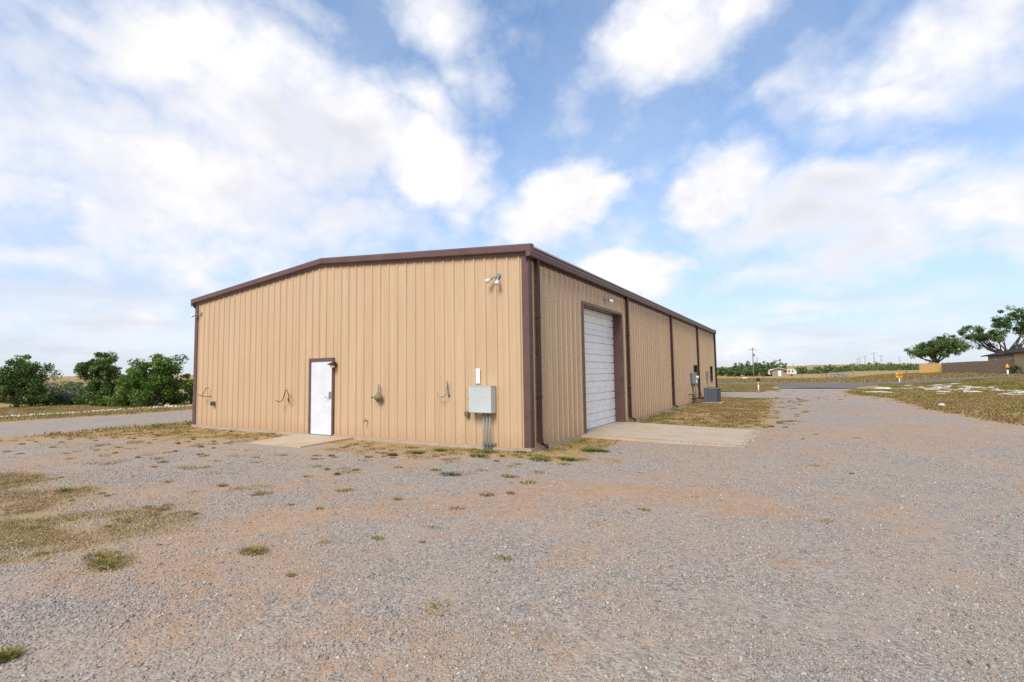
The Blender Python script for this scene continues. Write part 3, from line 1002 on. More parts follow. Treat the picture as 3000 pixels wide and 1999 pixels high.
def floodlight(loc, nrm, label, heads, cover='galv', lamp='lampwhite'):
    """junction box with swivel lamp heads; local -Y points out of the wall"""
    t = wall_thing('floodlight', loc, label, 'light')
    t.rotation_euler = (0, 0, nrm)
    MB().lathe([(.058, .0), (.058, .035), (.050, .042), (.0, .043)], axis='y', n=16).build('junction_box', cover, t)
    for (hx_, hy_, hz_, dx_, dy_, dz_) in heads:
        d = np.array((dx_, dy_, dz_), float)
        d /= np.linalg.norm(d)
        a = np.array((hx_, hy_, hz_), float)
        st = MB().tube([(hx_ * .3, -.035, 0.0), (hx_ * .7, -.06, hz_ * .4), a], .011, 8).build('arm', cover, t)
        MB().tube([a - d * .01, a + d * .06], [.026, .030], 12).build('lamp_holder', cover, t)
        MB().tube([a + d * .055, a + d * .10, a + d * .145, a + d * .17, a + d * .182], [.028, .046, .060, .058, .038], 14).build('lamp', lamp, t, True)
    return t


floodlight((-.745, -.004, 3.90), 0, 'silver twin floodlight high on the tan gable beside corner trim',
           [(-.10, -.12, -.05, -.75, -.45, -.55), (.03, -.10, -.07, .1, -.4, -.9)])
floodlight((-13.22, -.004, 3.95), 0, 'white floodlight at the gable corner away from the overhead door',
           [(-.08, -.12, -.03, -.85, -.5, -.25)], 'galv', 'white')
floodlight((.008, 4.90, 3.90), RAD(90), 'small floodlight on the side wall above the overhead door',
           [(.10, -.11, -.01, .75, -.5, -.3)])
# hooded lamp beside the personnel door
t = wall_thing('wall_lamp', (-6.19, -.036, 1.99), 'dark hooded wall lamp beside the head of the white door', 'light')
MB().bbox((-.055, -.03, -.09), (.055, 0, .07), .008).build('back_plate', 'bronze', t)
b = MB()
b.prism([(-.03, .06), (-.11, .045), (-.20, -.005), (-.20, -.02), (-.11, -.02), (-.03, -.04)], lambda p: (-.085, p[0], p[1]), lambda p: (.085, p[0], p[1]))
b.build('hood', 'bronze', t)
MB().bbox((-.055, -.15, -.095), (.055, -.045, -.021), .015).build('lens', 'lens', t)

# electrical enclosure with conduits
t = wall_thing('electrical_cabinet', (-1.15, -.034, .77), 'large pale grey electrical cabinet with three conduits on gable', 'cabinet')
MB().bbox((-.30, -.20, 0), (.30, 0, .60), .006).build('housing', 'panelgrey', t)
MB().bbox((-.305, -.216, .012), (.305, -.2005, .606), .004).build('cover', 'panelgrey', t)
MB().box((-.31, -.222, .600), (.31, .0, .612)).build('drip_edge', 'panelgrey', t)
MB().box((-.05, -.223, -.006), (.05, -.2165, .018)).build('latch', 'steel', t)
lv = MB().bbox((-.36, -.12, .26), (-.3055, -.04, .34), .006)
lv.tube([(-.335, -.12, .30), (-.335, -.16, .30), (-.345, -.17, .33)], .012, 8)
lv.build('switch_lever', 'galv', t)
for cx_ in (.03, .115, .195):
    q = MB().tube([(cx_, -.10, .0), (cx_, -.10, -.62), (cx_, -.085, -.70), (cx_, -.085, -.95)], .017, 10)
    q.lathe([(.026, -.035), (.026, .0)], (cx_, -.10, 0), 'z', 10)
    q.build('conduit', 'galv', t, True)
b = MB().box((-.06, -.066, -.715), (.31, -.022, -.675))
for cx_ in (.03, .115, .195):
    b.box((cx_ - .03, -.112, -.708), (cx_ + .03, -.0665, -.682))
b.build('strut_clamp', 'galv', t)
t = wall_thing('outlet_box', (-1.63, -.034, .73), 'small weathered brass outlet box left of the grey cabinet', 'outlet')
MB().bbox((-.055, -.07, -.06), (.055, 0, .06), .008).build('box', 'olive', t)
MB().bbox((-.048, -.078, -.05), (.048, -.0705, .05), .003).build('flap', 'olive', t)
t = wall_thing('wall_placard', (-1.335, -.034, 1.61), 'narrow white upright notice above the grey cabinet', 'sign')
MB().box((-.06, -.004, -.175), (.06, 0, .175)).build('plate', 'white', t)
pk = pmat('faded_pink_print', (0.66, 0.50, 0.46), 0.6)
for xx in (-.022, .018):
    b = MB()
    rr = random.Random(5)
    z = -.15
    while z < .14:
        h = rr.uniform(.01, .035)
        b.box((xx - .008, -.0052, z), (xx + .008, -.0041, z + h))
        z += h + .008
    b.build('faded_print', pk, t)
# hose and cable hooks
def hook(loc, pts, label, mat='rust', r=.011, plate=True):
    t = wall_thing('hose_hook', loc, label, 'hook')
    MB().tube(pts, r, 8).build('bent_rod', mat, t, True)
    if plate:
        q = pts[0]
        MB().box((q[0] - .03, -.006, q[2] - .03), (q[0] + .03, 0, q[2] + .03)).build('fixing_plate', mat, t)
    return t


hook((-12.60, -.0, 1.05), [(.10, 0, -.02), (.09, -.10, -.03), (.0, -.22, -.02), (-.12, -.27, .02), (-.2, -.27, .07), (-.12, -.26, .02), (.0, -.22, .0), (.04, -.2, .12), (.07, -.16, .24), (.11, -.12, .28), (.13, -.08, .26)],
     'thin bent rod hose hook near the far gable corner')
hook((-8.26, -.0, 1.0), [(-.03, 0, -.02), (.05, -.06, -.05), (.15, -.12, -.09), (.22, -.15, -.07), (.23, -.16, .03), (.18, -.17, .20), (.13, -.18, .28), (.08, -.18, .24), (.03, -.19, .10), (-.02, -.20, -.04), (-.12, -.22, -.09), (-.27, -.24, -.05)],
     'looped rusty rod hose hook left of the white door', 'rust', .013)
hook((-2.27, -.0, 1.20), [(.08, 0, -.06), (.08, -.05, -.06), (.07, -.07, .26), (.07, -.09, .30), (.07, -.085, .26), (.07, -.12, -.05), (.0, -.16, -.08), (-.10, -.18, -.08), (-.14, -.18, -.05), (-.14, -.18, .04)],
     'bright steel hose hook between bell and grey cabinet', 'galv', .012)
t = wall_thing('utility_box', (-12.22, -.034, .79), 'small dark green utility box low on gable near the far corner', 'box')
MB().bbox((-.06, -.09, -.075), (.06, 0, .075), .012).build('housing', 'greenbox', t)
MB().bbox((-.05, -.105, -.05), (.05, -.0905, .06), .006).build('lid', 'black', t)
t = wall_thing('yard_bell', (-4.43, -.034, 1.08), 'weathered brass bell shaped horn with upright stem on gable', 'bell')
MB().lathe([(.02, 0), (.055, .02), (.10, .06), (.125, .075), (.12, .09), (.07, .16), (.03, .18), (.0, .182)], axis='y', n=16).build('bowl', 'olive', t, True)
MB().tube([(-.06, -.10, .0), (-.15, -.14, -.005), (-.19, -.15, .012)], [.02, .013, .02], 8).build('side_horn', 'rust', t)
MB().tube([(-.01, -.09, .09), (-.012, -.08, .20), (-.01, -.06, .34)], [.025, .017, .018], 8).build('stem', 'galv', t)
t = wall_thing('wall_faucet', (-4.93, -.034, .455), 'small brass garden faucet low on gable below bell', 'faucet')
q = MB().tube([(0, 0, 0), (0, -.07, 0), (-.01, -.10, -.01), (-.02, -.115, -.05)], [.016, .016, .018, .013], 8)
q.build('spout', 'greenbox', t)
q = MB().tube([(0, -.05, .01), (0, -.05, .05)], .007, 6)
q.lathe([(.0, .05), (.03, .05), (.03, .058), (.0, .059)], (0, -.05, 0), 'z', 10)
q.build('handle', 'steel', t)

# ---------------------------------------------------------------- services on the side wall
t = wall_thing('electric_meter', (.012, 18.55, .98), 'grey electric meter cabinet with white meter on side wall', 'meter')
MB().bbox((.034, -.20, 0), (.26, .20, .60), .008).build('housing', 'galv', t)
MB().box((.0, -.24, -.02), (.033, .24, .56)).build('gap_shade', 'bronze', t)  # dark sheet added to stand for the shaded gap between housing and wall
MB().lathe([(.085, .2605), (.085, .29), (.075, .37), (.0, .375)], (0, .04, .34), 'x', 16).build('meter_glass', 'white', t, True)
MB().bbox((.2605, -.04, .02), (.30, .12, .22), .006).build('label_cover', 'white', t)
MB().tube([(.14, .0, .0), (.14, .0, -1.10)], .03, 10).build('riser_conduit', 'galv', t, True)
MB().tube([(.24, .12, .0), (.30, .30, -.25), (.36, .75, -.62), (.40, 1.10, -.80), (.42, 1.30, -.84)], .017, 8).build('flexible_conduit', 'rust', t, True)
t = wall_thing('gas_pipe', (.0, 17.85, -.1), 'rusty gas riser pipe bending into side wall below meter', 'pipe')
MB().tube([(.02, -.28, .53), (.14, -.28, .54), (.20, -.18, .54), (.20, -.03, .53), (.20, .0, .50), (.20, .0, -.05)], .026, 8).build('riser', 'rust', t, True)
MB().lathe([(.05, .40), (.05, .46)], (.2, 0, 0), 'z', 10).build('valve', 'rust', t)
t = wall_thing('disconnect_switch', (.034, 23.4, 1.2), 'narrow grey disconnect switch box behind the air conditioner', 'switch box')
MB().bbox((.0, -.11, 0), (.13, .11, .44), .006).build('housing', 'galv', t)
MB().tube([(.07, 0, 0), (.07, 0, -1.0), (.12, -.2, -1.13)], .016, 8).build('conduit', 'galv', t, True)

# air conditioner condenser on its pad
ax, ay, az_ = .98, 19.05, hz(1.0, 19.0)
pd = MB().bbox((ax - .50, ay - .50, az_ - .05), (ax + .50, ay + .50, az_ + .05), .012).build('condenser_pad', 'concrete')
tag(pd, 'square pale concrete pad under the air conditioner', 'pad')
t = tag(empty('air_conditioner', (ax, ay, az_ + .052)), 'blue grey louvred air conditioner standing on pad beside side wall', 'air conditioner')
MB().bbox((-.345, -.345, .03), (.345, .345, .72), .10).build('coil', 'acdark', t)
def rounded(h0, h1, r, s=.40):
    pts = []
    for cx_, cy_, a0 in ((s - r, s - r, 0), (-s + r, s - r, 90), (-s + r, -s + r, 180), (s - r, -s + r, 270)):
        for k in range(5):
            w = RAD(a0 + k * 22.5)
            pts.append((cx_ + r * math.cos(w), cy_ + r * math.sin(w)))
    return pts
rp = rounded(0, 0, .17)
MB().prism(rp, lambda p: (*p, 0.0), lambda p: (*p, .05)).build('base_pan', 'acgrey', t)
lid = MB().prism(rounded(0, 0, .17, .408), lambda p: (*p, .72), lambda p: (p[0] * .985, p[1] * .985, .765)).build('top_cover', 'acgrey', t)
fg = MB()
for r in (.08, .15, .22, .29):
    fg.tube([(r * math.cos(a), r * math.sin(a), .775) for a in np.linspace(0, 2 * math.pi, 17)], .005, 5, False)
for a in range(6):
    fg.tube([(0, 0, .785), (.31 * math.cos(a * 1.047), .31 * math.sin(a * 1.047), .768)], .005, 5)
fg.build('fan_grille', 'black', lid)
R_, S_ = .17, .392
path = []
for cx_, cy_, a0 in ((S_ - R_, S_ - R_, 0), (-S_ + R_, S_ - R_, 90), (-S_ + R_, -S_ + R_, 180), (S_ - R_, -S_ + R_, 270)):
    path += [(cx_ + R_ * math.cos(RAD(a0 + k * 10)), cy_ + R_ * math.sin(RAD(a0 + k * 10)), a0 + k * 10) for k in range(10)]
    e = path[-1]
    dx_, dy_ = -math.sin(RAD(e[2])), math.cos(RAD(e[2]))
    path += [(e[0] + dx_ * (2 * (S_ - R_)) * k / 14, e[1] + dy_ * (2 * (S_ - R_)) * k / 14, e[2]) for k in range(1, 14)]
fin = MB().prism([(-.010, -.006), (.010, .004), (.010, .010), (-.010, .002)], lambda p: (p[0], p[1], .05), lambda p: (p[0], p[1], .72)).build('louvre', 'acgrey', t)
for k, (x, y, a0) in enumerate(path):
    o = fin if k == 0 else link('louvre', fin.data, t)
    o.location = (x, y, 0)
    o.rotation_euler = (0, 0, RAD(a0 + 90))
for zz in (.22, .39, .56):
    ring = [(x * 1.012, y * 1.012, zz) for x, y, a0 in path]
    MB().tube(ring + ring[:1], .006, 5, False).build('guard_wire', 'acgrey', t)
t = wall_thing('refrigerant_line', (.034, 19.2, .22), 'black insulated refrigerant line from wall to air conditioner', 'pipe')
MB().tube([(.0, -.9, -.05), (.16, -.85, -.05), (.30, -.45, -.03), (.46, -.2, -.02), (.56, -.15, -.02)], .03, 8).build('insulated_pipe', 'black', t, True)

# ---------------------------------------------------------------- vegetation builders
def leaf_cloud(centers, radii, per, size, seed, squash=.8):
    """leaf quads gathered in clumps around given centres"""
    g = np.random.default_rng(seed)
    n = len(centers)
    idx_ = np.repeat(np.arange(n), per)
    k = len(idx_)
    d = g.normal(size=(k, 3))
    d /= np.linalg.norm(d, axis=1)[:, None]
    rr = g.random(k) ** .45
    p = centers[idx_] + d * (radii[idx_] * rr)[:, None] * np.array([1, 1, squash])
    a = g.normal(size=(k, 3))
    a /= np.linalg.norm(a, axis=1)[:, None]
    b = np.cross(a, g.normal(size=(k, 3)))
    b /= np.linalg.norm(b, axis=1)[:, None]
    s = size * (.6 + .8 * g.random(k))[:, None]
    V = np.stack([p - a * s, p - b * s * .55, p + a * s, p + b * s * .55], 1).reshape(-1, 3)
    Fq = np.arange(4 * k).reshape(k, 4)
    tint = np.clip(.5 + .16 * g.normal(size=k) + .22 * g.normal(size=n)[idx_], 0, 1)
    return V, Fq, np.repeat(tint, 4)


def make_tree(name, label, cat, x, y, z, lobes, n_clump, clump_r, per, size, mat, trunk_h, trunk_r, seed, group=None, lean=(0, 0), stems=1, limbs=True):
    """lobes: (dx, dy, dz, rx, ry, rz) ellipsoids that the leaf clumps fill"""
    g = np.random.default_rng(seed)
    t = tag(empty(name, (x, y, z)), label, cat, group)
    vol = np.array([l[3] * l[4] * l[5] for l in lobes])
    cnt = np.maximum(1, np.round(n_clump * vol / vol.sum())).astype(int)
    cs = []
    for l, c in zip(lobes, cnt):
        d = g.normal(size=(c, 3))
        d /= np.linalg.norm(d, axis=1)[:, None]
        rr = (g.random(c) ** .35)[:, None]
        cs.append(np.array(l[:3]) + d * rr * np.array(l[3:]))
    cs = np.concatenate(cs)
    out_ = g.random(len(cs)) < .2
    mid_ = cs.mean(0)
    cs[out_] = mid_ + (cs[out_] - mid_) * (1.03 + .14 * g.random((out_.sum(), 1)))
    cs[:, 2] = np.maximum(cs[:, 2], clump_r * .4)
    rad = clump_r * (.55 + .8 * g.random(len(cs)))
    V, Fq, ti = leaf_cloud(cs, rad, per, size, seed + 1)
    fast_mesh('crown', V, Fq, mat, t, ti)
    b = MB()
    for s_ in range(stems):
        off = np.array([g.normal() * .25 * (stems > 1), g.normal() * .25 * (stems > 1), 0])
        top = np.array([lean[0], lean[1], trunk_h]) + off * 3
        b.tube([off + (0, 0, -.3), off * 1.2 + np.array([lean[0] * .25, lean[1] * .25, trunk_h * .4]), top], [trunk_r * 1.25, trunk_r, trunk_r * .75], 9)
        if limbs:
            pick = g.choice(len(cs), size=min(len(cs), 16 // stems + 2), replace=False)
            for i in pick:
                e = cs[i]
                mid = top * .45 + e * .55 + np.array([0, 0, -.12 * np.linalg.norm(e - top)]) + g.normal(size=3) * .15
                b.tube([top * .97, mid, e], [trunk_r * .5, trunk_r * .3, trunk_r * .1], 6)
    b.build('trunk', 'bark', t, True)
    return t


def put(px, depth):
    x, y = at_depth(px, depth)
    return x, y, hz(x, y)


# trees beyond the lane, left of the building
x, y, z = put(55, 38.5)
make_tree('tree', 'dark broad tree standing alone past the rubble line beyond the lane', 'tree', x, y, z,
          [(0, 0, 2.5, 1.5, 1.5, 1.2), (-1.0, -.4, 1.8, 1.3, 1.3, 1.2), (1.0, .5, 2.6, 1.2, 1.2, .9), (.2, 0, 1.1, 1.9, 1.7, .9), (-.3, .2, 3.6, .9, .9, .6), (1.6, .6, 1.0, .8, .8, .8)], 120, .46, 130, .08, 'leaf_dark', 2.0, .16, 11, lean=(.1, .1))
x, y, z = put(288, 38.5)
make_tree('tree', 'dark rounded tree with gaps in its crown beside the bright green tree', 'tree', x, y, z,
          [(0, 0, 3.2, 1.35, 1.3, .85), (-.9, -.3, 2.7, .8, .8, .7), (.7, .3, 2.3, .8, .8, .8), (.35, .2, 1.2, .95, .9, 1.0)], 80, .42, 130, .08, 'leaf_dark', 2.1, .14, 12, lean=(.1, .05))
x, y, z = put(442, 37)
make_tree('tree', 'bright green spreading tree nearest the building past the lane', 'tree', x, y, z,
          [(0, 0, 2.3, 1.7, 1.6, 1.2), (-1.2, -.5, 1.6, 1.2, 1.2, 1.0), (1.3, .6, 1.9, 1.3, 1.2, 1.1), (.9, .4, 3.1, 1.1, 1.0, .7), (0, 0, 1.0, 2.2, 1.9, .9), (1.9, .9, 2.9, .5, .5, .6)], 160, .46, 130, .08, 'leaf', 1.7, .15, 13)
x, y, z = put(563, 38)
make_tree('tree', 'small green tree half hidden behind the far gable corner', 'tree', x, y, z,
          [(.3, 0, 1.0, .8, .8, .9), (.8, .3, 1.6, .7, .7, .6)], 26, .38, 70, .10, 'leaf', 1.0, .08, 14)
SH = [(120, 41, 'leaf', 1.3, 1.0), (150, 42, 'leaf_dark', 1.2, 1.6), (180, 43, 'leaf_sage', 1.1, 1.3), (215, 41, 'leaf_sage', 1.0, 1.1), (245, 42, 'leaf_sage', 1.2, 1.2), (258, 40, 'leaf', .8, .9),
      (330, 38, 'leaf', 1.0, .9), (375, 37, 'leaf', 1.2, .9), (410, 37, 'leaf_dark', 1.1, 1.0), (440, 36.5, 'leaf_sage', .5, .8), (515, 39, 'leaf', .9, 1.0), (200, 60, 'leaf_sage', 1.6, 1.7), (225, 70, 'leaf', 1.8, 1.8), (20, 45, 'leaf', 1.4, 1.4), (105, 52, 'leaf_dark', 1.3, 1.9)]
lab = {'leaf': 'green shrub in the thicket among trees past the lane', 'leaf_sage': 'grey green sage shrub between the trees past the lane', 'leaf_dark': 'dark green shrub in the thicket past the lane'}
for i, (px, dp, mt, r, h) in enumerate(SH):
    x, y, z = put(px, dp)
    make_tree('shrub', lab[mt], 'shrub', x, y, z, [(0, 0, h * .45, r, r, h * .5), (r * .5, .2, h * .35, r * .7, r * .7, h * .4)], 26, .30, 55, .085, mt, h * .5, .04, 40 + i, 'shrubs among the trees past the lane', limbs=False)

# trees behind the board fence, right
x, y, z = put(2745, 106)
make_tree('tree', 'spreading tree rising behind the new yellow fence section', 'tree', x, y, z,
          [(-3.4, -1.0, 4.4, 2.6, 2.2, 1.0), (-1.0, 0, 5.6, 2.8, 2.4, 1.5), (1.9, .6, 6.2, 2.5, 2.2, 1.5), (3.8, 1.2, 5.3, 2.2, 1.9, 1.1), (0, 0, 4.2, 3.4, 2.8, .8), (1.4, .5, 7.5, 1.6, 1.4, .7)], 120, .80, 120, .135, 'leaf_dark', 2.3, .30, 21, stems=2)
x, y, z = put(2962, 84)
make_tree('tree', 'tall tree with bare lower limbs leaning over the house roof', 'tree', x, y, z,
          [(-5.2, -2.4, 6.8, 1.9, 1.8, 1.3), (-3.6, -1.6, 5.9, 2.2, 2.0, 1.2), (-1.0, -.5, 8.4, 1.6, 1.5, 1.3), (1.0, .6, 9.2, 2.4, 2.0, 1.6), (2.2, 1.2, 7.6, 2.4, 2.0, 1.5), (-1.6, -.6, 6.4, 1.8, 1.6, .9), (-5.4, -2.5, 4.7, 1.2, 1.0, .4), (-3.2, -1.4, 4.6, 1.1, 1.0, .35)], 130, .64, 120, .115, 'leaf_dark', 3.0, .33, 22, stems=2)

# far trees behind the shed
FT = [(2112, 205, 2.6, 3.5), (2135, 215, 3.2, 4.2), (2160, 200, 3.6, 5.2), (2182, 196, 4.0, 6.2), (2206, 205, 3.6, 6.0), (2232, 198, 3.8, 5.8), (2256, 205, 3.4, 6.3), (2280, 210, 3.0, 6.4), (2148, 180, 2.4, 3.0), (2195, 178, 2.6, 3.0), (2240, 176, 2.4, 2.8)]
for i, (px, dp, r, h) in enumerate(FT):
    x, y, z = put(px, dp)
    make_tree('far_tree', ('low green bush in front of the far tree clump across the road' if i > 7 else 'tall far tree rising behind the tan shed' if i > 5 else 'far tree in the clump between utility pole and shed' if i == 5 else 'far tree right behind the tall utility pole' if i > 2 else 'far tree between the building end and the tall utility pole'), 'tree', x, y, z, [(0, 0, h * .58, r, r, h * .38), (r * .4, 0, h * .4, r * .8, r * .8, h * .36), (-r * .4, 0, h * .42, r * .7, r * .7, h * .38)], 46, .75, 26, .30, 'leaf_far', h * .5, .18, 70 + i, 'trees in the clump beyond the road', limbs=False)
# hedgerow along the far field edge (reads as one mass)
g = np.random.default_rng(5)
cs = []
for px in np.linspace(2325, 2770, 150):
    dp = 255 + g.normal() * 14
    x, y = at_depth(px, dp)
    h = 1.0 + 2.1 * g.random() * (1.35 - .5 * (px - 2325) / 445)
    for k in range(3):
        cs.append((x + g.normal() * 2, y + g.normal() * 2, hz(x, y) + .3 + h * g.random()))
cs = np.array(cs)
V, Fq, ti = leaf_cloud(cs, 1.0 + .8 * g.random(len(cs)), 20, .42, 6)
tag(fast_mesh('hedgerow', V, Fq, 'leaf_far', None, ti), 'low green hedgerow along the far edge of the dry field', 'hedgerow', None, 'stuff')
cs = []
for k in range(420):
    px = g.uniform(-250, 600)
    dp = 75 + 520 * g.random() ** 1.5
    x, y = at_depth(px, dp)
    h = .4 + .9 * g.random()
    cs.append((x, y, hz(x, y) + h * .5, .5 + .9 * g.random() + dp * .003))
cs = np.array(cs)
V, Fq, ti = leaf_cloud(cs[:, :3], cs[:, 3], 26, .26, 8, .6)
tag(fast_mesh('scrub', V, Fq, 'leaf_sage', None, ti), 'scattered grey green scrub dotting the distant dry pasture', 'scrub', None, 'stuff')

# ---------------------------------------------------------------- grass blades and weeds
def blades(pos, hgt, wid, tint, seed, lean=.55):
    g = np.random.default_rng(seed)
    k = len(pos)
    a = g.random(k) * 2 * math.pi
    d = np.stack([np.cos(a), np.sin(a), np.zeros(k)], -1)
    s = np.stack([-np.sin(a), np.cos(a), np.zeros(k)], -1) * wid[:, None]
    up = np.array([0, 0, 1.0])
    ln = (lean * (.3 + g.random(k)))[:, None]
    m = pos + up * (hgt * .6)[:, None] + d * hgt[:, None] * ln * .4
    tip = pos + up * (hgt)[:, None] * (1 - .35 * ln) + d * hgt[:, None] * ln * 1.25
    V = np.stack([pos - s, pos + s, m + s * .7, tip, m - s * .7], 1).reshape(-1, 3)
    q = np.arange(k)[:, None] * 5
    T = np.concatenate([q + np.array([[0, 1, 2]]), q + np.array([[0, 2, 4]]), q + np.array([[4, 2, 3]])], 0)
    return V, T, np.repeat(tint, 5)


def scatter_grass(n, xr, yr, seed, hmin, hmax, wid, green, dens_pow=1.5, thr=.3, per=7, spread=.07):
    g = np.random.default_rng(seed)
    x = g.uniform(*xr, n)
    y = g.uniform(*yr, n)
    m = grass_mask(x, y) * (.35 + 1.1 * fbm(x, y, 1.7, 3))
    bare = (x > -13.7) & (x < .16) & (y > -.12) & (y < 27.7)
    apron = (x > -.1) & (x < 4.15) & (y > 2.6) & (y < 6.75)
    dpad = (x > -7.7) & (x < -4.9) & (y > -2.25) & (y < 1)
    road = (y > 57.8) & (y < 66.4)
    junc = (y > 43) & (y < 59.5) & (x > 2.5) & (x < 12.0)
    keep = (g.random(n) < np.clip((m - thr) / (1 - thr), 0, 1) ** dens_pow * 1.6) & ~bare & ~apron & ~dpad & ~road & ~junc
    x, y, m = x[keep], y[keep], m[keep]
    k = len(x)
    X = np.repeat(x, per) + g.normal(size=k * per) * spread
    Y = np.repeat(y, per) + g.normal(size=k * per) * spread
    pad_ok = ~((X > -13.6) & (X < .1) & (Y > -.06) & (Y < 27.6))
    X, Y = X[pad_ok], Y[pad_ok]
    src = np.repeat(np.arange(k), per)[pad_ok]
    h = (hmin + (hmax - hmin) * g.random(k))[src] * (.5 + .7 * g.random(len(X)))
    gp = fbm(x, y, .55, 4) + .10 * g.normal(size=k)
    tn = np.clip(.66 - (gp - .5) * 1.9 - green, .02, 1)[src] + .12 * g.normal(size=len(X))
    pos = np.stack([X, Y, height(X, Y) - .004], -1)
    return blades(pos, h, np.full(len(X), wid) * (.6 + .8 * g.random(len(X))), np.clip(tn, 0, 1), seed + 1)


parts = [scatter_grass(36000, (-10, 3), (-8.6, -4.4), 101, .016, .042, .0032, -.02, 1.2, .34, 8, .06),
         scatter_grass(22000, (-16, 4), (-4.5, 2.6), 102, .025, .065, .0055, .04, 1.5, .34, 8, .06),
         scatter_grass(26000, (.15, 5), (6.6, 26.5), 103, .03, .08, .009, .06, 1.5, .36, 8, .08),
         scatter_grass(42000, (8, 26), (6, 57), 104, .04, .12, .016, .10, 1.0, .25, 7, .13),
         scatter_grass(20000, (-14, 5), (32, 58), 105, .05, .13, .02, .06, 1.0, .25, 7, .15),
         scatter_grass(26000, (-46, -13.6), (-8, 22), 106, .04, .12, .014, .06, 1.0, .3, 7, .14),
         scatter_grass(26000, (-40, 36), (66, 130), 107, .08, .22, .04, -.03, 1.0, .2, 6, .3)]
# dry tufts standing singly in the gravel
def tufts(n, xr, yr, seed, rad, hgt, wid, per, fn):
    g = np.random.default_rng(seed)
    x, y = g.uniform(*xr, n), g.uniform(*yr, n)
    k = (g.random(n) < fn(x, y)) & ~((x > -13.7) & (x < .2) & (y > -.2)) & ~((x > -.1) & (x < 4.2) & (y > 2.6) & (y < 6.8)) & ~((x > -7.7) & (x < -4.8) & (y > -2.3))
    x, y = x[k], y[k]
    k = len(x)
    r = rad * (.4 + 1.2 * g.random(k) ** 2)
    a, q = g.random(k * per) * 6.283, g.random(k * per) ** .7
    src = np.repeat(np.arange(k), per)
    X, Y = x[src] + r[src] * q * np.cos(a) * 1.3, y[src] + r[src] * q * np.sin(a)
    h = hgt * ((.5 + .7 * g.random(k))[src]) * (.4 + .7 * g.random(len(X)))
    tn = np.clip((.58 + .20 * g.normal(size=k))[src] + .1 * g.normal(size=len(X)), 0.03, 1)
    return blades(np.stack([X, Y, height(X, Y) - .004], -1), h, np.full(len(X), wid) * (.6 + .8 * g.random(len(X))), tn, seed + 1, .8)


parts += [tufts(520, (-16, 1.5), (-5.2, -.2), 201, .13, .055, .006, 70, lambda x, y: .25 + .6 * S(-3.2, -1.0, y)),
          tufts(170, (-9, 3.5), (-8.3, -4.8), 202, .09, .04, .004, 80, lambda x, y: .15 + .85 * S(.25, .6, grass_mask(x, y))),
          tufts(45, (1, 7), (-3.5, 7), 203, .07, .035, .005, 60, lambda x, y: np.full(len(x), .25)),
          tufts(260, (.2, 6), (6.5, 26), 204, .16, .07, .009, 60, lambda x, y: 1 - S(4, 6, x)),
          tufts(60, (3, 12), (24, 42), 205, .14, .05, .012, 50, lambda x, y: np.full(len(x), .5))]
off = 0
Vs, Ts, Is = [], [], []
for V, T, I in parts:
    Vs.append(V)
    Ts.append(T + off)
    Is.append(I)
    off += len(V)
tag(fast_mesh('dry_grass', np.concatenate(Vs), np.concatenate(Ts), 'blade', None, np.concatenate(Is)),
    'sparse straw coloured grass growing through gravel and over the verges', 'grass', None, 'stuff')
print('grass tris', sum(len(t) for t in Ts))


def weed(px, py, r, h, n, green, mat, label, group, seed):
    g = np.random.default_rng(seed)
    c = on_ground(px, py)
    z = hz(c[0], c[1])
    a, rr = g.random(n) * 6.283, r * g.random(n) ** .6
    X, Y = rr * np.cos(a) * 1.5, rr * np.sin(a)
    pos = np.stack([X, Y, height(X + c[0], Y + c[1]) - z - .004], -1)
    V, T, I = blades(pos, h * (.4 + .8 * g.random(n)), np.full(n, .0045), np.clip(green + .1 * g.normal(size=n), 0, 1), seed, .8)
    o = fast_mesh('weed_clump', V, T, mat, None, I)
    o.location = (c[0], c[1], z)
    return tag(o, label, 'weed', group)


weed(1320, 1392, .13, .07, 220, .5, 'bluegrass', 'low blue green weed alone on the gravel before the gable', None, 300)
for i, (px, py, r, gr) in enumerate([(1405, 1342, .16, .08), (1420, 1330, .2, .16), (1585, 1353, .16, .12), (1668, 1352, .13, .04), (1725, 1326, .13, .08), (1760, 1326, .13, .1), (1222, 1332, .12, .16), (1150, 1337, .08, .2), (1290, 1326, .09, .2), (1530, 1330, .16, .22)]):
    weed(px, py, r, .075, 260, gr, 'blade', 'bright green grass tuft growing in gravel around the near building corner', 'green tufts at the building corner', 310 + i)
for i, (px, py, r, gr) in enumerate([(320, 1655, .15, .33), (300, 1632, .14, .38), (745, 1617, .1, .42), (195, 1437, .12, .28), (20, 1925, .05, .3)]):
    weed(px, py, r, .05, 260, gr, 'blade', 'olive green tuft in the straw patch of the open gravel yard', 'olive tufts in the open yard', 330 + i)

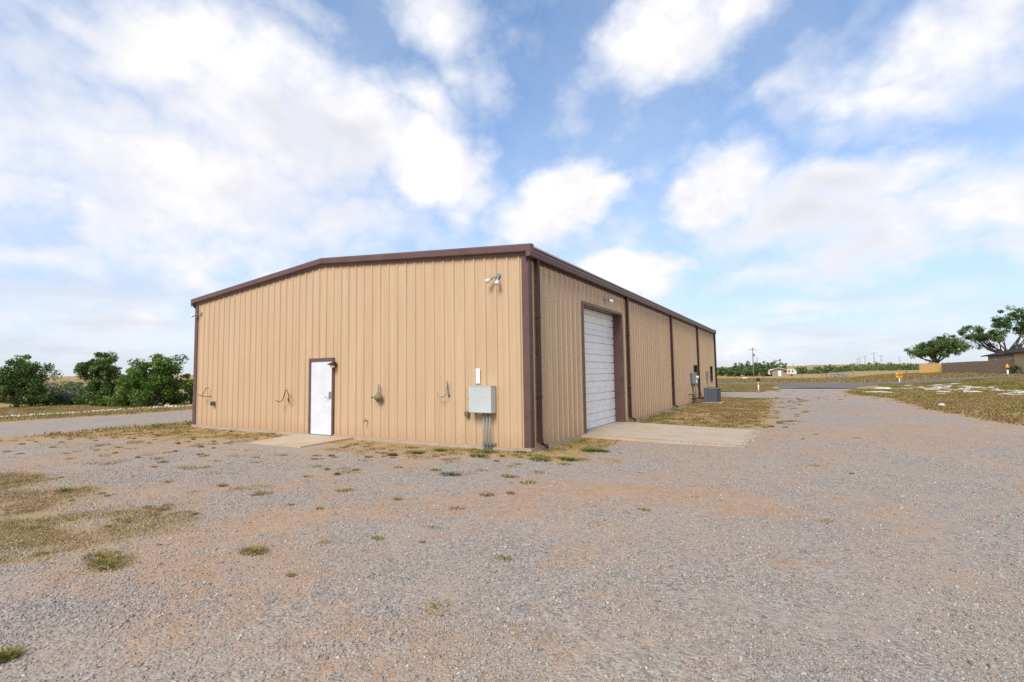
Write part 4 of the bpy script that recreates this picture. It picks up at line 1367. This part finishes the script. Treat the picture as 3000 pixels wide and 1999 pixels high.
# ---------------------------------------------------------------- loose stones
def stones(P, size, tint, seed, flat=.62):
    """irregular octahedral chips, 6 vertices and 8 faces each"""
    g = np.random.default_rng(seed)
    k = len(P)
    base = np.array([(1, 0, 0), (0, 1, 0), (-1, 0, 0), (0, -1, 0), (0, 0, 1), (0, 0, -1)], float)
    v = base[None] * (.65 + .7 * g.random((k, 6, 1))) + g.normal(size=(k, 6, 3)) * .17
    v = v * np.stack([np.ones(k), .6 + .5 * g.random(k), flat * (.6 + .7 * g.random(k))], -1)[:, None]
    a = g.random(k) * 6.283
    tl = g.normal(size=k) * .35
    c, s = np.cos(a)[:, None], np.sin(a)[:, None]
    z2 = v[..., 2] + v[..., 0] * np.tan(np.clip(tl, -.7, .7))[:, None] * .5
    x2 = v[..., 0] * c - v[..., 1] * s
    y2 = v[..., 0] * s + v[..., 1] * c
    V = np.stack([x2, y2, z2], -1) * size[:, None, None] + P[:, None]
    f = np.array([(0, 1, 4), (1, 2, 4), (2, 3, 4), (3, 0, 4), (1, 0, 5), (2, 1, 5), (3, 2, 5), (0, 3, 5)])
    T = (np.arange(k)[:, None, None] * 6 + f[None]).reshape(-1, 3)
    return V.reshape(-1, 3), T, np.repeat(tint, 6)


g = np.random.default_rng(77)
n = 240000
dep = 2.2 + 12.0 * g.random(n) ** 1.3
lat = (g.random(n) * 2 - 1) * dep * 1.12
f2 = np.array([FW[0], FW[1]]) / math.hypot(FW[0], FW[1])
r2 = np.array([RT[0], RT[1]]) / math.hypot(RT[0], RT[1])
sx_ = CAM[0] + dep * f2[0] + lat * r2[0]
sy_ = CAM[1] + dep * f2[1] + lat * r2[1]
pm = gravel_mask(sx_, sy_) * (1 - .75 * dirt_mask(sx_, sy_)) * (.25 + 1.5 * S(.3, .7, fbm(sx_, sy_, 1.1, 4)))
pm *= np.clip(dep / 6.0, .9, 1.0) * (1 - .95 * S(7.5, 14.0, dep))
ok = (g.random(n) < pm) & ~((sx_ < .2) & (sy_ > -.25)) & ~((sx_ > -.1) & (sx_ < 4.1) & (sy_ > 2.7) & (sy_ < 6.7)) & ~((sx_ > -7.7) & (sx_ < -4.9) & (sy_ > -2.2))
sx_, sy_, dep = sx_[ok], sy_[ok], dep[ok]
sz = .0040 + .0095 * g.random(len(sx_)) ** 1.8 + .012 * (g.random(len(sx_)) > .965) * g.random(len(sx_))
sz *= 1 + .03 * dep
tn = np.clip(.45 + .19 * g.normal(size=len(sx_)), 0, .955)
tn[g.random(len(sx_)) < .004] = 1.0
tn[g.random(len(sx_)) < .010] = .95
P = np.stack([sx_, sy_, height(sx_, sy_) + sz * .12], -1)
k2 = 420
ex = np.concatenate([4.02 - .22 * g.random(k2) ** 2.4, g.uniform(.3, 4, 500)])
ey = np.concatenate([g.uniform(2.85, 6.5, k2), 2.92 + .22 * g.random(500) ** 2])
ez = -.004 - .083 * (ex / 4.0)
es = .006 + .012 * g.random(k2 + 500)
P = np.concatenate([P, np.stack([ex, ey, ez + es * .2], -1)])
sz = np.concatenate([sz, es])
tn = np.concatenate([tn, np.clip(.45 + .2 * g.normal(size=k2 + 500), 0, .95)])
V, T, I = stones(P, sz, tn, 78)
print('stones', len(sx_))
tag(fast_mesh('loose_gravel', V, T, 'stone', None, I), 'loose grey crushed stone strewn over the open yard', 'gravel', None, 'stuff')

# limestone: rubble line beside the lane, exposed slabs on the right-hand bank
k = 5200
ty = g.uniform(-14, 34, k)
tx = -28.6 - .05 * ty + g.normal(size=k) * .26 + .2 * np.sin(ty * .9)
sz = .02 + .055 * g.random(k) ** 2 + .09 * (g.random(k) > .985)
P = np.stack([tx, ty, height(tx, ty) + sz * .25], -1)
V, T, I = stones(P, sz, np.full(k, .9), 79, .8)
tag(fast_mesh('limestone_rubble', V, T, 'limestone', None, I), 'long low line of white limestone rubble beyond the gravel lane', 'rubble', None, 'stuff')


def slab_rock(x, y, rx_, ry_, th, seed, label, group, name='limestone_outcrop', mat='limestone'):
    g = np.random.default_rng(seed)
    n = 13
    b = MB()
    an = np.sort(g.random(n) * .3 + np.arange(n)) / n * 6.283
    rad = .6 + .55 * g.random(n)
    z = hz(x, y)
    lo, hi, up = [], [], []
    for a, r in zip(an, rad):
        px, py = rx_ * r * math.cos(a), ry_ * r * math.sin(a)
        e = hz(x + px, y + py) - z
        lo.append((px, py, e - .08))
        hi.append((px * .96, py * .96, e + th * g.uniform(.25, .6)))
        up.append((px * .6, py * .6, e + th * g.uniform(.7, 1.1)))
    vs = lo + hi + up + [(0, 0, th)]
    fs = []
    for k in range(n):
        j = (k + 1) % n
        fs += [(k, j, n + j, n + k), (n + k, n + j, 2 * n + j, 2 * n + k), (2 * n + k, 2 * n + j, 3 * n)]
    b.add(vs, fs)
    o = b.build(name, mat)
    o.location = (x, y, z)
    return tag(o, label, 'rock', group)


def onterrain(px, py):
    z = -.1
    for _ in range(25):
        p = on_ground(px, py, z)
        z = .5 * z + .5 * hz(p[0], p[1])
    return p


LS = [(2575, 1151, 1.0, .55, .10), (2585, 1141, .7, .5, .16)]
for i, (px, py, a, bb, th) in enumerate(LS):
    p = onterrain(px, py)
    slab_rock(p[0], p[1], a, bb, th, 400 + i, 'flat white limestone slab at the edge of the gravel drive', 'slabs at the drive edge')
LS = [(2700, 1137), (2728, 1131), (2745, 1134), (2765, 1128), (2780, 1131), (2770, 1139), (2795, 1143), (2820, 1134), (2838, 1137), (2862, 1137), (2880, 1139), (2905, 1143), (2925, 1145), (2845, 1149), (2830, 1147), (2795, 1126), (2755, 1155), (2945, 1156), (2985, 1149), (2995, 1153), (2720, 1142), (2760, 1146), (2955, 1195), (2985, 1213), (2660, 1140), (2635, 1137), (2650, 1131), (2975, 1158), (2815, 1140), (2740, 1140)]
g = np.random.default_rng(99)
q = 0
for i, (px, py) in enumerate(LS):
    for k in range(3 if py < 1180 else 1):
        p = onterrain(px + (g.normal() * 11 if k else 0), py + (g.normal() * 2.2 if k else 0))
        s = g.uniform(.10, .42) if py < 1180 else g.uniform(.08, .16)
        slab_rock(p[0], p[1], s * 1.35, s, .03 + .06 * g.random(), 420 + q, 'white limestone outcrop showing through the grassy bank beside the drive', 'limestone outcrops on the grassy bank')
        q += 1
p = onterrain(2758, 1191)
slab_rock(p[0], p[1], .15, .12, .13, 470, 'single round white rock where bank meets gravel drive', None, 'limestone_rock')

# ---------------------------------------------------------------- markers along the road
def marker_ground(px, depth):
    x, y = at_depth(px, depth)
    return x, y, hz(x, y)


x, y, z = marker_ground(2217, 39.2)
t = tag(empty('pipeline_marker', (x, y, z)), 'white and yellow marker post with black domed cap', 'marker post')
MB().lathe([(.055, -.2), (.055, .08), (.0, .081)], n=12).build('foot', 'greenbox', t)
MB().lathe([(.050, .081), (.050, .62), (.0, .621)], n=14).build('white_sleeve', 'white', t, True)
MB().lathe([(.056, .621), (.056, .90), (.0, .901)], n=14).build('yellow_band', 'yellow', t, True)
MB().lathe([(.06, .901), (.13, .93), (.15, 1.02), (.13, 1.12), (.07, 1.18), (.0, 1.19)], n=16).build('domed_cap', 'black', t, True)

x, y, z = marker_ground(2630, 56)
t = tag(empty('warning_marker', (x, y, z)), 'white post with two wide yellow warning plates across the road', 'marker post')
t.rotation_euler = (0, 0, RAD(-20))
t.scale = (.75, .75, .92)
MB().lathe([(.075, -.3), (.075, .62), (.0, .621)], n=12).build('post', 'white', t, True)
for s_, rz_ in ((-1, 18), (1, -18)):
    q = MB().bbox((-.20, -.02, .66), (.20, .02, 1.28), .015).build('yellow_plate', 'yellow', t)
    q.location = (s_ * .21, 0, 0)
    q.rotation_euler = (0, 0, RAD(rz_))
    MB().box((-.07, -.026, .88), (.10, -.0205, 1.06)).build('dark_symbol', 'bronze', q)
MB().box((-.03, .021, .5), (.03, .06, 1.3)).build('bracket', 'bronze', t)
x, y, z = marker_ground(2948, 60)
t = tag(empty('vent_marker', (x, y, z)), 'white post with yellow flared cap in front of the grey board fence', 'marker post')
MB().lathe([(.09, -.3), (.09, .62), (.0, .621)], n=12).build('post', 'white', t, True)
MB().lathe([(.06, .621), (.06, .86), (.0, .861)], n=12).build('dark_neck', 'bronze', t, True)
MB().lathe([(.20, .861), (.19, .95), (.11, 1.18), (.08, 1.30), (.0, 1.31)], n=14).build('yellow_cap', 'yellow', t, True)

# ---------------------------------------------------------------- board fence and house, right
def board_fence(name, label, a, c, hgt, mat, seed, step=.145):
    g = random.Random(seed)
    a, c = np.array(a, float), np.array(c, float)
    L = np.linalg.norm(c - a)
    d = (c - a) / L
    nrm = np.array([-d[1], d[0]])
    rz_ = math.atan2(d[1], d[0])
    z0 = hz(*a)
    t = tag(empty(name, (a[0], a[1], z0), rz_), label, 'fence')
    def lz(s):
        q = a + d * s
        return hz(*q) - z0
    b = MB()
    s = 0.0
    while s < L:
        h = hgt + g.uniform(-.025, .02)
        z = lz(s + step / 2)
        o = g.uniform(-.006, .006)
        b.box((s + .004, -.012 + o, z + .02), (s + step - .004, .012 + o, z + h))
        s += step
    tag(b.build('board', mat, t), kind='stuff')
    for zz in (.35, 1.0, 1.6):
        MB().prism([(-.02, -.045), (.02, -.045), (.02, .045), (-.02, .045)], lambda p: (0.0, .04 + p[0], lz(0) + zz + p[1]), lambda p: (L, .04 + p[0], lz(L) + zz + p[1])).build('rail', mat, t)
    s = 0.05
    while s < L:
        MB().box((s, .061, lz(s) - .4), (s + .09, .15, lz(s) + hgt - .05)).build('post', mat, t)
        s += 2.4
    return t


FA, FB_, FC = (25.9, 118.2), (29.3, 117.6), (29.0, 78.0)
board_fence('board_fence', 'fresh yellow cedar board fence section at the fence corner', FA, FB_, 1.86, 'newwood', 1)
board_fence('board_fence', 'long weathered grey board fence running up to the house', (FB_[0], FB_[1] - .16), FC, 1.86, 'oldwood', 2)

hb = empty('house', (29.0, 69, hz(30, 75)))
tag(hb, 'beige low house with dark shingle roof behind the board fence', 'house')
def hbx(name, a, c, mat, par=hb):
    return MB().box(a, c).build(name, mat, par)
hbx('wall', (0, 0, -.6), (13, 8.95, 2.62), 'housewall')
hbx('wall', (2.0, 8.951, -.6), (13, 27.5, 2.62), 'housewall')
b = MB()
b.prism([(-.7, 2.55), (6.5, 4.15), (13.7, 2.55), (13.7, 2.70), (6.5, 4.33), (-.7, 2.70)], lambda p: (p[0], -.6, p[1]), lambda p: (p[0], 9.6, p[1]))
rf = b.build('roof', 'houseroof', hb)
b = MB()
b.prism([(1.3, 2.55), (7.5, 4.0), (13.7, 2.55), (13.7, 2.68), (7.5, 4.17), (1.3, 2.68)], lambda p: (p[0], 9.605, p[1]), lambda p: (p[0], 28.2, p[1]))
b.build('roof', 'houseroof', hb)
for yo in (0.002, 8.948):
    b = MB()
    b.prism([(0, 2.621), (13, 2.621), (6.5, 4.10)], lambda p: (p[0], yo, p[1]), lambda p: (p[0], yo + (.1 if yo < 1 else -.1), p[1]))
    b.build('gable_wall', 'housewall', hb)
b = MB()
b.prism([(2, 2.621), (13, 2.621), (7.5, 3.92)], lambda p: (p[0], 27.4, p[1]), lambda p: (p[0], 27.5, p[1]))
b.build('gable_wall', 'housewall', hb)
for yy in (3.0, 12.0, 17.5, 23.0):
    xo = -.03 if yy < 8 else 1.97
    w = hbx('window', (xo, yy, .95), (xo + .06, yy + 1.5, 2.05), 'white')
    hbx('pane', (xo - .01, yy + .08, 1.03), (xo + .05, yy + 1.42, 1.97), 'glass', w)
x, y, z = 28.3, 76.2, hz(28.3, 76.2)
make_tree('shrub', 'small round shrub against the beige house wall by the fence end', 'shrub', x, y, z, [(0, 0, .6, .45, .45, .5)], 16, .28, 40, .08, 'leaf', .4, .03, 600, limbs=False)

# ---------------------------------------------------------------- across the field: shed, campers, poles, fence
def shed_at(px, depth):
    x, y = at_depth(px, depth)
    return x, y, hz(x, y)


x, y, z = shed_at(2281, 160)
ang = math.atan2(x - CAM[0], y - CAM[1])
t = tag(empty('garden_shed', (x, y, z), -ang), 'tan shed with low pale roof and white door across the road', 'shed')
MB().box((-2.1, 0, -.5), (2.1, 4, 1.95)).build('wall', 'shedwall', t)
MB().prism([(-2.75, 1.72), (-.3, 2.55), (2.6, 1.85), (2.6, 2.05), (-.3, 2.78), (-2.75, 1.92)], lambda p: (p[0], -.5, p[1]), lambda p: (p[0], 4.4, p[1])).build('roof', 'shedroof', t)
MB().prism([(-2.1, 1.951), (2.1, 1.951), (-.3, 2.52)], lambda p: (p[0], .002, p[1]), lambda p: (p[0], .1, p[1])).build('gable_wall', 'shedwall', t)
d = MB().box((-.40, -.06, 0), (.45, -.001, 1.75)).build('door', 'white', t)
MB().box((.32, -.10, .8), (.38, -.061, .9)).build('handle', 'steel', d)
MB().box((1.1, -.05, 1.25), (1.9, -.001, 1.6)).build('window', 'glass', t)


def camper(px, depth, w, label, flip, seed):
    x, y = at_depth(px, depth)
    z = hz(x, y)
    a = math.atan2(x - CAM[0], y - CAM[1])
    t = tag(empty('camper_trailer', (x, y, z), -a), label, 'camper')
    s = -1 if flip else 1
    poly = [(-w / 2, .55), (w / 2 - .2, .55), (w / 2, .85), (w / 2, 1.5), (w / 2 - .35, 2.1), (w / 2 - .8, 2.35), (-w / 2 + .1, 2.4), (-w / 2, 2.2)]
    MB().prism(poly, lambda p: (s * p[0], 0, p[1]), lambda p: (s * p[0], 2.2, p[1])).build('body', 'camper', t)
    MB().box((-w / 2 + .3, .1, .35), (w / 2 - .3, 2.1, .549)).build('chassis', 'bronze', t)
    for k, yy in enumerate((.05, 1.95)):
        MB().lathe([(.33, 0), (.33, .2)], (0, yy, .30), 'y' if False else 'y', 12).build('wheel', 'rubber', t)
    for (wx, ww) in ((-.25 * w, .35), (.12 * w, .3)):
        q = MB().box((s * wx - ww / 2, -.02, 1.25), (s * wx + ww / 2, -.001, 1.95)).build('window', 'glass', t)
    MB().box((s * .3 * w - .2, -.018, .7), (s * .3 * w + .2, -.001, 1.1)).build('hatch', 'white', t)
    return t


camper(2316, 164, 2.9, 'cream camper trailer parked on the open side of the shed', False, 1)
camper(2256, 165, 1.7, 'small cream camper trailer half hidden by shed and trees', True, 2)


def pole(px, depth, h, r, label, arm, mat='polewood', group=None, armz=.6):
    x, y = at_depth(px, depth)
    z = hz(x, y)
    a = math.atan2(x - CAM[0], y - CAM[1])
    t = tag(empty('utility_pole', (x, y, z), -a), label, 'utility pole', group)
    MB().tube([(0, 0, -.8), (0, 0, h)], [r, r * .62], 8).build('shaft', mat, t, True)
    if arm:
        MB().box((-arm / 2, -r * 1.6, h - armz - .06), (arm / 2, -r * .75, h - armz + .06)).build('crossarm', mat, t)
        for k in (-.45, -.15, .15, .45):
            MB().lathe([(.05, 0), (.06, .1), (.03, .16), (.0, .161)], (k * arm, -r * 1.2, h - armz + .06), 'z', 8).build('insulator', 'galv', t)
    return t, (x, y, z + h - armz + .1)


p_a, top_a = pole(2205, 150, 9.0, .19, 'tall pale wooden utility pole standing before the far tree clump', 1.9)
MB().lathe([(.22, 0), (.24, .05), (.24, .7), (.2, .75)], (.35, 0, 6.3), 'z', 10).build('transformer', 'galv', p_a)
p_b, top_b = pole(2217, 200, 7.6, .19, 'dark wooden utility pole rising behind the black capped marker', 0)
p_c, top_c = pole(2322, 330, 6.4, .2, 'thin distant utility pole past the shed and campers', 1.6)
p_d, top_d = pole(2336, 420, 5.6, .2, 'faint distant utility pole farthest along the field line', 1.4)
# slack wire hung between the two near poles and off past the building
wx, wy = at_depth(1980, 175)
b = MB()
def span(a, c, sag):
    return [(a[0] + (c[0] - a[0]) * k / 12, a[1] + (c[1] - a[1]) * k / 12, a[2] + (c[2] - a[2]) * k / 12 - sag * 4 * (k / 12) * (1 - k / 12)) for k in range(13)]
b.tube(span(top_a, top_c, 1.2), .018, 4)
tag(b.build('overhead_wire', 'black'), 'thin overhead wire strung between the utility poles', 'wire')

# steel transmission pylons on the skyline
for i, (px, dp, h, aw) in enumerate([(2511, 1250, 20, 9), (2518, 1500, 26, 9), (2533, 1200, 24, 11), (2560, 1050, 24, 14), (2581, 1100, 21, 12), (2634, 1400, 26, 7)]):
    x, y = at_depth(px, dp)
    z = hz(x, y)
    a = math.atan2(x - CAM[0], y - CAM[1])
    t = tag(empty('pylon', (x, y, z), -a), 'faint grey transmission pylon on the skyline across the road', 'pylon', 'pylons on the skyline')
    for s_ in (-1, 1):
        MB().tube([(s_ * 1.6, 0, -2), (s_ * .5, 0, h)], [.45, .3], 6).build('leg', 'tower', t)
    MB().box((-aw / 2, -.25, h - 3.2), (aw / 2, .25, h - 2.6)).build('crossarm', 'tower', t)
    MB().box((-aw / 3, -.22, h - .8), (aw / 3, .22, h - .3)).build('crossarm', 'tower', t)
    MB().tube([(-1.2, 0, h * .35), (1.0, 0, h * .7)], .18, 5).build('brace', 'tower', t)

# pasture fence across the road: posts and strands
fp = []
for i, (px, dp, h, mt) in enumerate([(2345, 118, 1.25, 'rust'), (2404, 122, 1.45, 'polewood'), (2417, 92, 1.2, 'rust'), (2431, 123, 1.6, 'polewood'), (2466, 125, 1.4, 'polewood'), (2496, 127, 1.5, 'polewood'), (2652, 84, 1.2, 'rust'), (2233, 108, 1.15, 'rust'), (2150, 105, 1.15, 'rust')]):
    x, y = at_depth(px, dp)
    z = hz(x, y)
    if mt == 'rust':
        b = MB().box((-.02, -.03, -.4), (.02, .03, h)).box((-.05, -.036, -.4), (.05, -.0305, h))
        lb = 'thin rusty steel fence post in the dry verge across the road'
        gp = 'rusty posts across the road'
    else:
        b = MB().tube([(0, 0, -.4), (0, 0, h), (0, 0, h + .03)], [.10, .09, .06], 8)
        lb = 'stout wooden fence post beside the gravel pile across the road'
        gp = 'wooden posts by the gravel pile'
    o = b.build('fence_post', mt)
    o.location = (x, y, z)
    tag(o, lb, 'post', gp)
    if mt != 'rust':
        fp.append((x, y, z + h - .15))
fp.sort()
for dz_ in (0, -.45):
    b = MB()
    for a, c in zip(fp[:-1], fp[1:]):
        b.tube([(a[0], a[1], a[2] + dz_), (c[0], c[1], c[2] + dz_)], .035, 5)
    tag(b.build('fence_rail', 'rust'), ('upper' if dz_ == 0 else 'lower') + ' rusty pipe rail joining the stout wooden posts', 'rail')
g = np.random.default_rng(3)
k = 700
x, y = at_depth(2452, 128)
a, rr = g.random(k) * 6.283, g.random(k) ** .5
X, Y = rr * np.cos(a) * 2.3, rr * np.sin(a) * 1.4
Z = (1 - rr) ** .8 * .95
P = np.stack([x + X, y + Y, height(x + X, y + Y) + Z], -1)
V, T, I = stones(P, .12 + .12 * g.random(k), np.full(k, .5), 80)
tag(fast_mesh('gravel_pile', V, T, 'rock', None, I), 'low heap of grey gravel behind the stout wooden posts', 'gravel pile', None, 'stuff')
x, y = at_depth(2178, 118)
slab_rock(x, y, .6, .4, .35, 480, 'small pale rock in dry field left of the utility pole', None, 'field_rock')
